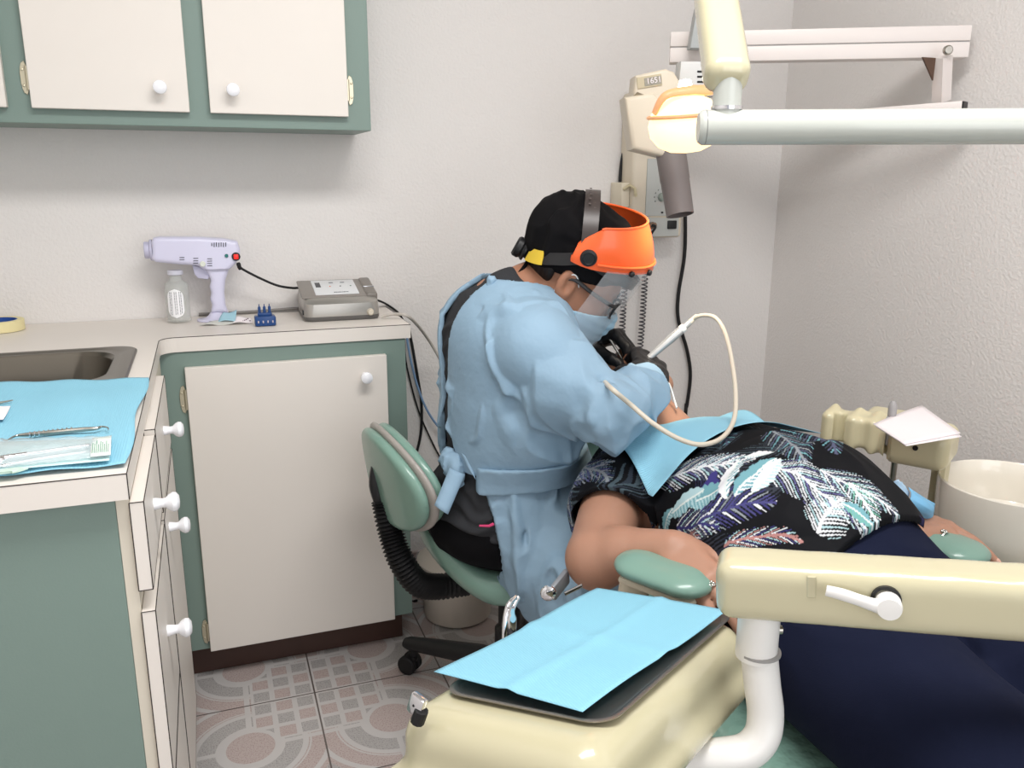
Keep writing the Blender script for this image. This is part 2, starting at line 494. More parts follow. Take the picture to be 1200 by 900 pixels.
def knob_bm(at, d, s=1):
    """round porcelain knob sticking out along d"""
    return lathe(B(), [(.009*s, -.001), (.0085*s, .004*s), (.0068*s, .012*s), (.0075*s, .016*s), (.0125*s, .021*s), (.0148*s, .026*s), (.0138*s, .031*s), (.009*s, .0345*s), (0, .0355*s)], 20, at, align(d))
def hinge_bm(at, d, sx):
    """surface hinge leaf on the frame beside a door: d out of the face, sx +1 when the leaf lies to +u of the barrel"""
    m = align(d, (0, 0, 1)); bm = B()      # local x = up, y = sideways, z = out
    pl = [(-.034, .0), (-.030, .006), (-.022, .008), (-.012, .010), (.012, .010), (.022, .008), (.030, .006), (.034, 0), (.026, -.003), (-.026, -.003)]
    prism(bm, [(x, y*sx) for x, y in pl], 0, .0022, m, at, .0006, 1)
    at = Vector(at)
    tube(bm, [at+m @ Vector((-.024, -.004*sx, .005)), at+m @ Vector((.024, -.004*sx, .005))], .0042, 10)
    for x in (-.016, .016): ball(bm, at+m @ Vector((x, .005*sx, .0025)), (.003, .003, .0015), m, 8, 6)
    return bm

# ---------------------------------------------------------------- upper cabinet
UC = thing('wall_cabinet', 'green wall cabinet with white doors hung above the counter', 'cabinet', (-.17, 2.2, 1.367))
bm = box2(B(), (WL+.002, 2.097, 1.367), (.401, WY-.002, 2.15), .001, 1)
obj('cabinet_body', bm, M_green, UC)
def door_slab(lo, hi, parent, name='door'):
    d = obj(name, box2(B(), lo, hi, .0012, 1), M_lam, parent, smooth=False); return d
for x0, x1, kx, hx in ((-.705, -.367, None, None), (-.321, -.0085, -.065, -.3225), (.035, .345, .086, .3465)):
    d = door_slab((x0, 2.078, 1.397), (x1, 2.0965, 2.12), UC)
    if kx: obj('knob', knob_bm((kx, 2.078, 1.446), (0, -1, 0)), M_porc, d)
    if hx:
        s = -1 if hx < 0 else 1
        obj('hinge', hinge_bm((hx+s*.005, 2.0955, 1.458), (0, -1, 0), -s), M_hinge, d)

# ---------------------------------------------------------------- base cabinet under the back run
BC = thing('base_cabinet', 'green base cabinet with one wide white door beside the stool', 'cabinet', (.16, 2.17, 0))
bm = box2(B(), (-.13, 2.024, .098), (.455, WY-.002, .864), .001, 1)
obj('cabinet_body', bm, M_green, BC)
obj('toe_kick', box2(B(), (-.13, 2.079, .001), (.437, 2.098, .0975)), M_brown, BC, smooth=False)
d = door_slab((-.067, 2.006, .098), (.403, 2.0235, .829), BC)
obj('knob', knob_bm((.347, 2.006, .780), (0, -1, 0)), M_porc, d)
for z in (.752, .148): obj('hinge', hinge_bm((-.0735, 2.0225, z), (0, -1, 0), 1), M_hinge, d)

# ---------------------------------------------------------------- drawer cabinet under the left run
DC = thing('drawer_cabinet', 'green drawer cabinet with white fronts under the sink counter', 'cabinet', (-.4, 1.5, 0))
bm = box2(B(), (WL+.002, 1.10, .10), (-.1335, 1.118, .864), .001, 1)
box2(bm, (WL+.002, 1.119, .10), (WL+.016, 2.02, .864))
box2(bm, (WL+.017, 1.119, .10), (-.1335, 2.02, .116))
box2(bm, (WL+.017, 2.002, .117), (-.1335, 2.02, .864))
box2(bm, (-.149, 1.119, .117), (-.1335, 2.001, .864))
obj('cabinet_body', bm, M_green, DC)
obj('plinth', box2(B(), (WL+.002, 1.12, .001), (-.19, 2.02, .0995)), M_brown, DC, smooth=False)
obj('face_frame', box2(B(), (-.133, 1.101, .10), (-.1175, 2.005, .864)), M_lamedge, DC, smooth=False)
def front(y0, y1, z0, z1, name, ky, kz):
    bm = box2(B(), (-.117, y0, z0), (-.0995, y1, z1), .0008, 1)
    d = obj(name, bm, M_lam, DC, smooth=False)
    b2 = B()
    for (ya, yb, za, zb) in ((y0, y0, z0, z1), (y1, y1, z0, z1), (y0, y1, z0, z0), (y0, y1, z1, z1)):
        tube(b2, [(-.0997, ya, za), (-.0997, yb, zb)], .0007, 6)
    for z in (z0, z1): tube(b2, [(-.117, y0, z), (-.0997, y0, z)], .0007, 6)
    tube(b2, [(-.1169, y0, z0), (-.1169, y0, z1)], .0007, 6)
    obj('edge_seam', b2, M_seam, d)
    if ky: obj('knob', knob_bm((-.0995, ky, kz), (1, 0, 0)), M_porc, d)
    return d
front(1.094, 1.392, .733, .856, 'drawer', 1.238, .797)
front(1.094, 1.392, .432, .702, 'drawer', 1.238, .592)
front(1.094, 1.392, .112, .424, 'drawer', None, None)
front(1.404, 1.80, .718, .862, 'drawer', 1.607, .800)
front(1.404, 1.80, .112, .704, 'door', 1.50, .652)

# ---------------------------------------------------------------- countertop with the sink opening
def countertop():
    bm = B(); z0, z1 = .8655, .9
    x0, xe, ye, yc, xr = WL+.002, -.1145, 1.082, 2.019, .468
    sx0, sx1, sy0, sy1 = -.664, -.171, 1.586, 1.906
    r = .035
    outer = [(x0, ye), (xe, ye)]
    for i in range(9):
        t = PI/2*i/8
        outer.append((xe+r-r*math.cos(t), yc-r+r*math.sin(t)))
    outer += [(xr, yc), (xr, WY-.002), (x0, WY-.002)]
    hole = rrect(sx1-sx0, sy1-sy0, .04, 5, (sx0+sx1)/2, (sy0+sy1)/2)
    # triangulate the ring of top and bottom
    from mathutils.geometry import tessellate_polygon
    allp = outer+hole[::-1]
    tris = tessellate_polygon([[Vector((*p, 0)) for p in outer], [Vector((*p, 0)) for p in hole[::-1]]])
    top = [bm.verts.new((*p, z1)) for p in allp]; bot = [bm.verts.new((*p, z0)) for p in allp]
    for a, b, c in tris:
        bm.faces.new((top[a], top[b], top[c])); bm.faces.new((bot[c], bot[b], bot[a]))
    no = len(outer); nh = len(hole)
    for i in range(no):
        j = (i+1) % no; bm.faces.new((top[i], top[j], bot[j], bot[i]))
    for i in range(nh):
        a, b = no+i, no+(i+1) % nh; bm.faces.new((top[a], top[b], bot[b], bot[a]))
    t = single('countertop', bm, M_lam, 'white laminate L-shaped countertop with dark edge seams', 'countertop', smooth=False)
    b2 = B(); path = [Vector((*p, z1-.0003)) for p in outer[:-2]]
    tube(b2, [Vector((x0, ye, z1-.0003))]+path[1:]+[Vector((xr, WY-.004, z1-.0003))], .0008, 6)
    tube(b2, [Vector((xe, ye, z1)), Vector((xe, ye, z0))], .0007, 6)
    obj('edge_seam', b2, M_seam, t)
    return t
countertop()
def sink():
    bm = B()
    cx, cy = (-.685-.152)/2, (1.566+1.926)/2; W, Dp = .533, .36
    def ring(w, h, r, z, dx=0, dy=0): return [Vector((x, y, z)) for x, y in rrect(w, h, r, 8, cx+dx, cy+dy)]
    rings = [ring(W, Dp, .045, .9008), ring(W, Dp, .045, .9035), ring(W-.006, Dp-.006, .043, .9055), ring(W-.045, Dp-.035, .05, .9055), ring(W-.052, Dp-.042, .055, .904),
             ring(W-.075, Dp-.065, .075, .9035), ring(W-.085, Dp-.075, .08, .896), ring(W-.10, Dp-.09, .08, .84), ring(W-.13, Dp-.12, .075, .775), ring(W-.19, Dp-.18, .06, .762)]
    loft(bm, rings, cap0=False, cap1=True)
    # underside, so the bowl has thickness
    rings = [ring(W-.05, Dp-.05, .05, .9015), ring(W-.083, Dp-.073, .08, .89), ring(W-.098, Dp-.088, .08, .838), ring(W-.128, Dp-.118, .075, .772), ring(W-.19, Dp-.18, .06, .758)]
    loft(bm, rings, cap0=False, cap1=True)
    s = single('sink', bm, mat('sink_steel', (118, 113, 104), .3, metal=1, bump=.1, bscale=200), 'stainless steel sink set into the left counter', 'sink', auto=30)
    b2 = B(); lathe(b2, [(.0, .764), (.025, .7645), (.032, .7655), (.034, .763)], 24, (cx, cy, 0)); obj('drain', b2, M_chrome, s)
sink()

# ---------------------------------------------------------------- ceiling light, lighting
CL = thing('ceiling_light', 'fluorescent ceiling fixture above the dental chair', 'light', (.45, .5, CZ))
bm = box2(B(), (-.2, .36, CZ-.06), (1.1, .88, CZ-.001), .006); obj('housing', bm, M_white, CL)
def area(name, loc, size, sy, energy, rotm, color=(1, 1, 1)):
    l = bpy.data.lights.new(name, 'AREA'); l.shape = 'RECTANGLE'; l.size = size; l.size_y = sy; l.energy = energy; l.color = color
    o = bpy.data.objects.new(name, l); COL.objects.link(o); m = rotm.to_4x4(); m.translation = loc; o.matrix_world = m
    return o
area('fluorescent_tubes', (.45, .62, CZ-.065), 1.25, .45, 33, Matrix.Identity(3), (1, .985, .97))
# soft fill light added behind the camera to brighten the room, no source seen
area('camera_side_fill', (.85, WF+.05, 1.45), 1.8, 1.8, 22, align((0, -1, .05)), (.96, .98, 1))
w = bpy.data.worlds.new('world'); sc.world = w; w.use_nodes = True
w.node_tree.nodes['Background'].inputs['Color'].default_value = (.9, .93, 1, 1)
w.node_tree.nodes['Background'].inputs['Strength'].default_value = .6
vs = sc.view_settings
vs.view_transform = 'Standard'; vs.look = 'None'; vs.gamma = 1; vs.use_curve_mapping = False; vs.exposure = .1
sc.display_settings.display_device = 'sRGB'
sc.cycles.max_bounces = 8; sc.cycles.transparent_max_bounces = 12
sc.cycles.use_denoising = True
# ================================================================ things on the counter
# ---------------------------------------------------------------- paper bib under the instruments
def folds(s, t):
    z = .0012*math.sin(s*26+t*3)+.002*abs(math.sin(t*6.2))*.6+.0016*math.sin(9*s+1)*math.sin(11*t)
    return Vector((0, 0, .003+z))
CP = single('paper_bib', sheet(B(), [(-.50, 1.115, .9025), (-.117, 1.104, .9025), (-.114, 1.573, .9045), (-.50, 1.622, .9075)], 46, 46, lambda s, t: folds(s, t)+Vector((.004*math.sin(t*9)*max(0, s-.8)*5, .005*math.sin(s*11)*max(0, t-.8)*5, .0035*max(0, min(1, (t-.88)*10)))), .0007),
            M_bib, 'crinkled blue paper bib spread on the left counter under instruments', 'paper bib', auto=0)
zc = .9135
def at(u, v, dz=0): return P(u, v, Z=zc+dz)
# sickle scaler
sp = [at(2, 514), at(8, 516), at(18, 511), at(30, 509.5), at(60, 507), at(95, 503.5), at(113, 502), at(119, 500), at(126, 501), at(127, 504)]
bm = tube(B(), smooth_path(sp, 6), [.0009, .0012, .0014, .0028, .0036, .0034, .0026, .0013, .001, .0006], 10)
sca = single('dental_scaler', bm, M_steel, 'double-ended steel scaler with a hooked tip on the blue paper', 'dental instrument')
b2 = B()
for k in range(10):
    q = at(34+k*5.4, 509.4-k*.6); q2 = at(36+k*5.4, 509.2-k*.6); lathe(b2, [(.0032, 0), (.0042, .0006), (.0042, .0022), (.0032, .0028)], 12, q, align(q2-q))
obj('grip_rings', b2, M_chrome, sca)
bm = B(); sp2 = [at(0, 473), at(-20, 475), at(6, 470.5), at(15, 469)]
tube(bm, smooth_path([at(-45, 478), at(-20, 475), at(0, 472), at(15, 469)], 6), [.003, .003, .002, .0008], 8)
single('dental_probe', bm, M_steel, 'slim steel probe tip above the white scrap at the left frame edge', 'dental instrument')
bm = sheet(B(), [at(-30, 500), at(4, 492), at(12, 474), at(-30, 476)], 6, 6, lambda s, t: Vector((0, 0, .003*math.sin(3*s+t*2))), .0005)
single('paper_scrap', bm, M_paper, 'folded white paper scrap at the left edge of the blue paper', 'paper')
# sterilisation pouch with two instruments
M_film = mat('clear_pouch_film', (225, 238, 242), .12, alpha=.38, coat=.5, bump=.4, bscale=70)
M_label = mat('pouch_label', (232, 240, 234), .6)
M_ink = mat('green_ink', (120, 165, 145), .7)
PO = thing('sterilization_pouch', 'clear sterilization pouch with white printed end holding silver handles', 'pouch', at(70, 530))
c1, c2, c3, c4 = at(-40, 552), at(130, 535), at(131, 511), at(-40, 516)
bm = sheet(B(), [c1, c2, c3, c4], 30, 8, lambda s, t: Vector((0, 0, .0005+.009*math.sin(PI*t)*max(.15, math.sin(PI*min(1, (1-s)*1.15)))+.0008*math.sin(40*s+5*t))), .0004)
obj('film', bm, M_film, PO, auto=0)
bm = sheet(B(), [at(-40, 553), at(128, 537.5), at(130, 512), at(-40, 517)], 20, 4, lambda s, t: Vector((0, 0, -.0025)), .0004)
obj('paper_back', bm, mat('pouch_paper', (196, 226, 226), .7), PO, auto=0)
lc = [at(106, 535.5, .003), at(129.5, 533, .003), at(130.5, 511.5, .003), at(108, 513.5, .003)]
lb = obj('end_label', sheet(B(), lc, 8, 4, lambda s, t: Vector((0, 0, .0012*math.sin(PI*t))), .0004), M_label, PO, auto=0)
b2 = B()
for k in range(9):
    s = .08+.1*k; a = lc[0].lerp(lc[1], s); d = lc[3].lerp(lc[2], s)
    tube(b2, [a.lerp(d, .12)+Vector((0, 0, .0019)), a.lerp(d, .12+random.uniform(.4, .76))+Vector((0, 0, .0019))], .00045, 5)
obj('printed_lines', b2, M_ink, lb)
for nm, lbl, pts, rr in (('dental_mirror_handle', 'thick silver instrument handle inside the clear pouch, nearest the paper edge', [at(-30, 545, .002), at(3, 538.5, .002), at(8, 537, .002), at(95, 524, .002), at(105, 523, .002)], [.0042, .0042, .0048, .0042, .0018]),
                         ('dental_explorer', 'thin silver explorer beside the thick handle inside the pouch', [at(-30, 553, -.0005), at(30, 541, -.0005), at(70, 534.5, -.0005), at(100, 530, -.0005), at(107, 527, -.0005)], [.002, .0026, .003, .0018, .0006])):
    single(nm, tube(B(), smooth_path(pts, 5), rr, 12), M_chrome, lbl, 'dental instrument')
bm = prism(B(), [(-.05, -.004), (-.006, -.0055), (-.004, -.009), (.004, -.004), (.012, .001), (.003, .005), (-.004, .007), (-.05, .003)], 0, .003, align((0, 0, 1), (1, .08, 0)), at(20, 552, -.003), .0008, 1)
single('plastic_wedge', bm, mat('pale_green_plastic', (196, 222, 208), .4), 'pale green pointed plastic tip beside the pouch on blue paper', 'plastic tip')

# ---------------------------------------------------------------- masking tape roll
TR = thing('tape_roll', 'roll of cream masking tape lying by the wall beside the sink', 'tape', (-.475, 2.245, .9))
obj('tape', lathe(B(), [(.04, .0005), (.0535, .0005), (.054, .001), (.054, .0245), (.0535, .025), (.04, .025), (.04, .0005)], 40, (-.475, 2.245, .9005)), mat('masking_tape', (232, 220, 170), .6), TR)
obj('core', lathe(B(), [(.0378, .0005), (.0398, .0005), (.0398, .0251), (.0378, .0251), (.0378, .0005)], 40, (-.475, 2.245, .9005)), mat('blue_core_print', (44, 84, 160), .5), TR)

# ---------------------------------------------------------------- nano spray gun
M_lav = mat('lavender_white_plastic', (212, 210, 232), .3, coat=.3)
M_lav2 = mat('lavender_trim', (192, 190, 212), .35)
SY = 2.235
def gp(u, v): q = P(u, v, Y=SY); return (q.x, q.z)
SG = thing('spray_gun', 'lavender white electric spray gun standing on its handle', 'spray gun', (-.02, SY, .9))
prof = [gp(180, 278), gp(186, 277), (gp(230, 277)), gp(262, 279), gp(278, 282), gp(281, 291), gp(281, 299), gp(277, 307), gp(268, 316), gp(264, 328), gp(263, 342), gp(264.5, 357), gp(268, 366), gp(247, 366), gp(248.5, 357), gp(246, 350), gp(247.5, 343), gp(245.5, 336), gp(247, 329), gp(244, 322), gp(239, 315), gp(232, 310.5), gp(210, 309), gp(183, 306.5), gp(178, 303), gp(177.5, 283)]
def gun_sdf():
    pf = np.array(prof, np.float32); n = len(pf)
    def f(p):
        q = p[:, [0, 2]]; d = np.full(len(q), 1e9, np.float32); ins = np.zeros(len(q), bool)
        for i in range(n):
            a, b = pf[i], pf[(i+1) % n]; e = b-a; w = q-a
            t = np.clip(w@e/(e@e), 0, 1); d = np.minimum(d, np.linalg.norm(w-t[:, None]*e, axis=1))
            c1 = (a[1] <= q[:, 1]) & (q[:, 1] < b[1]); c2 = (b[1] <= q[:, 1]) & (q[:, 1] < a[1])
            cr = e[0]*w[:, 1]-e[1]*w[:, 0]
            ins ^= (c1 & (cr > 0)) | (c2 & (cr < 0))
        d2 = np.where(ins, -d, d)
        half = np.where(q[:, 1] > 1.03, .028, .019)
        rr = .011
        w = np.stack([d2+rr, np.abs(p[:, 1]-SY)-half+rr], 1)
        return np.linalg.norm(np.maximum(w, 0), axis=1)+np.minimum(w.max(1), 0)-rr
    return f
sdf_obj('gun_body', gun_sdf(), (-.16, SY-.05, .89), (.11, SY+.05, 1.11), .0025, M_lav, SG, relax=1)
x0, z0 = gp(177, 293)
ax = align((-1, 0, 0))
obj('nozzle', lathe(B(), [(.026, -.003), (.0255, .002), (.0205, .004), (.0205, .0135), (.019, .0155), (.012, .0155), (.011, .010), (0, .010)], 28, (x0, SY, z0), ax), M_lav2, SG)
bx, bz = gp(257, 372)
bm = B(); prism(bm, rrect(.095, .06, .025), 0, .004, None, (bx-.006, SY, .9005), .0015)
loft(bm, [[Vector((bx-.004+x*k, SY+y*k, z)) for x, y in rrect(.05, .045, .02)] for k, z in ((1.55, .9042), (1.15, .908), (.85, .914), (.62, .922))])
obj('foot', bm, M_lav, SG)
tx, tz = gp(236, 313)
bm = prism(B(), [gp(225, 310), gp(240, 314), gp(245, 323), gp(244, 327), gp(232, 325.5), gp(228, 321)], -.009, .009, Matrix(((1, 0, 0), (0, 0, -1), (0, 1, 0))), (0, SY, 0), .002, 2)
obj('trigger', bm, M_lav2, SG)
yf = SY-.0285
fm = align((0, -1, 0), (1, 0, 0))   # local x = right, y: out of page handled below
def front_disc(u, v, r, d, mt, nm, par, inner=None):
    x, z = gp(u, v); pr = [(r, -.003), (r, d*.7), (r*.85, d), (0, d)]
    return obj(nm, lathe(B(), pr, 24, (x, yf, z), fm), mt, par)
ring = front_disc(276, 299.5, .0105, .004, M_black, 'power_switch', SG)
x, z = gp(276, 299.5)
obj('red_rocker', box(B(), (x, yf-.005, z), (.0115, .004, .0125), .002), mat('red_switch', (222, 40, 36), .25, emit=(230, 40, 36), estr=.5), ring)
front_disc(265, 298.5, .0045, .003, mat('teal_indicator', (22, 110, 104), .25), 'indicator_light', SG)
front_disc(237.5, 308, .0068, .0035, mat('pale_button', (218, 222, 210), .35), 'round_button', SG)
M_slot = mat('dark_slots', (40, 40, 48), .7)
bm = B()
for k in range(7):
    xx, zz = gp(248+k*2.7, 285.5); box(bm, (xx, yf, zz-(.0008 if k % 2 else 0)), (.0018, .003, .0105-.003*(k == 0)), .0004, 1, rot(0, .08, 0))
obj('vent_slots', bm, M_slot, SG); clus = {}
for (u, v, L_) in ((213.5, 300.5, 6), (213.5, 303, 6), (229.5, 301.5, 6), (229.5, 304.3, 6), (229.5, 307, 6), (245.5, 302, 6), (245.5, 304.7, 6), (245.5, 307.4, 6), (245.5, 310, 6)):
    bm = clus.setdefault(u, B())
    xx, zz = gp(u, v); box(bm, (xx, yf+.0005 if zz > 1.03 else yf+.004, zz), (.0115, .003, .0014), .0003, 1)
for bm in clus.values(): obj('vent_slots', bm, M_slot, SG)
# bottle screwed under the barrel
BO = thing('spray_bottle', 'clear plastic bottle with white oval label under the spray gun', 'bottle', (-.082, SY, .9))
bc = Vector((*[gp(210, 372)[0]], SY, 0)); bx = bc.x
M_clear = mat('clear_plastic', (216, 220, 216), .06, alpha=.24, coat=.5)
zt = gp(205, 317)[1]
bp_ = [(.0, .903), (.024, .9025), (.029, .904), (.0295, .909), (.0285, .915), (.029, .955), (.0285, .99), (.026, 1.0), (.0165, 1.006), (.015, 1.012), (.0145, 1.018)]
obj('bottle', lathe(B(), bp_+[(.0135, 1.018), (.0138, 1.011), (.0155, 1.004), (.0245, .998), (.0272, .99), (.0278, .955), (.0272, .915), (.0275, .909), (.022, .9045), (0, .9045)], 32, (bx, SY, 0)), M_clear, BO)
obj('cap', lathe(B(), [(0, 1.0195), (.017, 1.0195), (.0185, 1.021), (.0185, 1.029), (.017, 1.0305), (0, 1.0305)], 28, (bx, SY, 0)), mat('cap_grey', (205, 205, 216), .35), BO)
bm = B(); lw, lh = .040, .072
rings = []
aa = -PI/2-.15
oval = rrect(lw, lh, .0195, 6)
vv = [bm.verts.new((bx+.0297*math.cos(aa+x/.0297), SY+.0297*math.sin(aa+x/.0297), .951+y)) for x, y in oval]
N_ = 14
grid = []
for j in range(N_+1):
    y = -lh/2+lh*j/N_; hw = lw/2 if abs(y) < lh/2-.0195 else lw/2-.0195+math.sqrt(max(0, .0195**2-(abs(y)-(lh/2-.0195))**2))
    grid.append([bm.verts.new((bx+.0298*math.cos(aa+(hw*(2*i/8-1))/.0298), SY+.0298*math.sin(aa+(hw*(2*i/8-1))/.0298), .951+y)) for i in range(9)])
for v in vv: bm.verts.remove(v)
for j in range(N_):
    for i in range(8): bm.faces.new((grid[j][i], grid[j][i+1], grid[j+1][i+1], grid[j+1][i]))
lab = obj('label', bm, mat('white_label', (240, 240, 242), .5), BO, auto=0)
b2 = B()
for col, n in ((-.013, 11), (-.009, 12), (-.001, 8), (.003, 9), (.010, 11), (.014, 8)):
    z = .98
    while z > .925:
        l = random.uniform(.003, .008); a_ = aa+col/.03
        box(b2, (bx+.0301*math.cos(a_), SY+.0301*math.sin(a_), z-l/2), (.0012, .0004, l), 0, 1, rot(0, 0, a_+PI/2)); z -= l+.0015
obj('label_print', b2, mat('grey_ink', (110, 110, 118), .7), lab)

# ---------------------------------------------------------------- power cord of the spray gun and the cable behind
x, z = gp(279, 308)
pth = smooth_path([(x, SY-.005, z), (x+.012, SY, z-.018), (.16, 2.25, .985), (.205, 2.262, .972), (.235, 2.30, .966), (.262, 2.31, .955), (.30, 2.3115, .93)], 8)
bm = tube(B(), pth, .0032, 10); pc = single('power_cable', bm, M_rubber, 'black cord running from the spray gun to behind the silver unit', 'cord')
obj('strain_relief', lathe(B(), [(.0045, 0), (.0055, .003), (.0052, .012), (.0036, .018)], 14, pth[0], align(pth[3]-pth[0])), M_black, pc)
single('flat_cable', tube(B(), smooth_path([(-.03, 2.312, .9055), (.05, 2.312, .905), (.10, 2.311, .9055), (.2, 2.309, .909), (.28, 2.31, .911)], 6), .004, 8), mat('dark_grey_cable', (120, 116, 112), .5), 'grey cable lying along the wall behind the spray gun', 'cable')

# ---------------------------------------------------------------- wipe packet, blue block
WP = thing('wipe_packet', 'small torn white and blue wipe packet beside the gun foot', 'packet', (.03, 2.19, .9))
bm = sheet(B(), [(-.03, 2.155, .9012), (.075, 2.15, .9012), (.085, 2.185, .906), (.0, 2.195, .902)], 12, 8, lambda s, t: Vector((0, 0, .001+.006*math.sin(PI*t)*math.sin(PI*s)+.002*math.sin(9*s))), .0006)
obj('torn_wrapper', bm, mat('grey_foil', (198, 198, 192), .5), WP, auto=0)
bm = sheet(B(), [(.015, 2.165, .906), (.055, 2.155, .91), (.062, 2.185, .93), (.03, 2.195, .926)], 8, 8, lambda s, t: Vector((0, 0, .003*math.sin(4*s+3*t))), .0006)
obj('blue_film', bm, mat('light_blue_film', (160, 200, 214), .4), WP, auto=0)
bm = sheet(B(), [(.05, 2.148, .905), (.098, 2.150, .905), (.092, 2.175, .913), (.056, 2.180, .915)], 8, 6, lambda s, t: Vector((0, 0, .002*math.sin(6*s))), .0006)
pp_ = obj('printed_corner', bm, M_paper, WP, auto=0)
b2 = B()
for k in range(9): box(b2, (.057+.0042*k, 2.156+.004*(k % 4), .9075+.0012*(k % 4)), (.003, .002, .0022), 0)
obj('print', b2, mat('navy_print', (96, 70, 84), .6), pp_)
BK = thing('bur_block', 'small navy blue plastic bur block on the counter', 'block', (.128, 2.12, .9))
M_navyp = mat('navy_plastic', (28, 66, 122), .35)
bm = box2(B(), (.100, 2.100, .9005), (.150, 2.135, .925), .004)
box2(bm, (.108, 2.112, .924), (.142, 2.132, .932), .002)
obj('block', bm, M_navyp, BK)
for k in range(3):
    xx = .113+.012*k
    obj('pin', lathe(B(), [(.0035, .93), (.0035, .944), (.0025, .947), (.0012, .9475), (.001, .953), (0, .953)], 12, (xx, 2.122, 0)), M_navyp, BK)
bm = B()
for k in range(4): box(bm, (.108+.0113*k, 2.0995, .912), (.003, .0016, .006), .0005, 1)
obj('tip_dots', bm, mat('pale_dots', (190, 180, 190), .5), BK)

# ---------------------------------------------------------------- silver ultrasonic scaler unit
M_silver = mat('silver_plastic', (172, 168, 162), .3, metal=.55)
M_dgrey = mat('dark_grey_plastic', (96, 94, 92), .4)
UU = thing('ultrasonic_scaler_unit', 'silver tabletop ultrasonic scaler unit with control panel by the wall', 'dental device', (.32, 2.22, .9))
cx, cy = .318, 2.208; W, Dp = .192, .165
zr = lambda w, d, r, z, dy=0: [Vector((x, y, z)) for x, y in rrect(w, d, r, 6, cx, cy+dy)]
obj('base', loft(B(), [zr(W-.006, Dp-.006, .02, .9008), zr(W, Dp, .022, .905), zr(W+.001, Dp+.001, .022, .912)]), M_dgrey, UU)
obj('housing', loft(B(), [zr(W, Dp, .022, .9122), zr(W+.001, Dp+.001, .023, .925), [v+Vector((0, 0, (v.y-cy)*.14)) for v in zr(W-.003, Dp-.004, .024, .955)], [v+Vector((0, 0, (v.y-cy)*.20)) for v in zr(W-.012, Dp-.018, .026, .966, .002)], [v+Vector((0, 0, (v.y-cy)*.235)) for v in zr(W-.03, Dp-.04, .026, .9705, .004)]]), M_silver, UU)
M_panel = mat('white_panel', (222, 224, 226), .3)
PT = .23; pm = rot(PT, 0, 0)
def onp(x, y, dz=.0021): return Vector((cx-.006, cy+.004, .9755))+pm @ Vector((x, y, dz))
obj('panel_surround', box(B(), onp(-.008, 0, -.0035), (.168, .124, .006), .003, 2, pm), mat('taupe_panel', (140, 134, 128), .4), UU)
pan = obj('control_panel', box(B(), onp(0, 0, 0), (.112, .104, .0035), .0015, 2, pm), M_panel, UU)
b2 = B(); box(b2, onp(-.042, .016), (.013, .034, .0008), .0003, 1, pm); obj('level_display', b2, mat('display_black', (52, 54, 60), .3), pan)
for k, c in enumerate(((226, 120, 60), (60, 60, 66), (80, 120, 90))):
    obj('indicator_dot', lathe(B(), [(.0022, 0), (.002, .0008), (0, .001)], 10, onp(-.012+.027*k, .002), pm), mat('dot_colour', c, .4), pan)
b2 = B()
for k in range(2): box(b2, onp(-.006+.03*k, .03), (.011, .004, .0005), 0, 1, pm)
obj('panel_print', b2, mat('panel_ink', (96, 100, 108), .6), pan)
b2 = B()
for k in range(9): box(b2, onp(-.006+.0042*k, -.041), (.003, .0038+.0012*(k % 3 == 0), .0004), 0, 1, pm)
obj('maker_lettering', b2, mat('maker_ink', (60, 64, 70), .6), pan)
# cradle on the right shoulder
bm = box(B(), onp(.0865, -.002, -.007), (.030, .125, .022), .006, 3, pm); obj('cradle', bm, mat('cradle_taupe', (126, 120, 114), .4), UU)
obj('cradle_strip', box(B(), onp(.0865, -.012, .0035), (.029, .004, .003), .0012, 2, pm), M_chrome, UU)
obj('outlet', lathe(B(), [(.009, -.004), (.009, .006), (.0065, .010), (0, .010)], 16, (cx+.07, cy-.083, .920), align((0, -1, 0))), M_hosepale, UU)
obj('side_port', box(B(), (cx-.0965, cy-.055, .922), (.004, .016, .012), .001), M_black, UU)
# ================================================================ dental equipment and seats
# ---------------------------------------------------------------- operator stool
SX, SYS = .62, 1.70
ST = thing('operator_stool', 'green vinyl operator stool with grey-edged oval backrest on black castors', 'stool', (SX, SYS, 0))
def seat_f(p):
    c = p-V3((SX, SYS, .395))
    r = np.sqrt((c[:, 0]/.215)**2+(c[:, 1]/.205)**2)
    lip = .085*np.clip((-c[:, 0]-.09)/.12, 0, 1)**1.6           # the back edge of the saddle turns up
    z = c[:, 2]-lip
    d = np.stack([(r-1)*.2+.035, np.abs(z)-.038+.035], 1)
    return np.linalg.norm(np.maximum(d, 0), axis=1)+np.minimum(d.max(1), 0)-.035
sdf_obj('seat', seat_f, (SX-.26, SYS-.26, .30), (SX+.26, SYS+.26, .56), .006, M_vinyl, ST)
obj('seat_plate', box2(B(), (SX-.10, SYS-.08, .340), (SX+.10, SYS+.08, .3575), .006), M_black, ST)
obj('gas_column', lathe(B(), [(.0, .055), (.034, .055), (.036, .06), (.036, .20), (.031, .205), (.027, .21), (.027, .30), (.024, .305), (.024, .34), (0, .34)], 24, (SX, SYS, 0)), M_black, ST)
A0 = math.atan2(1.915-SYS, .405-SX)
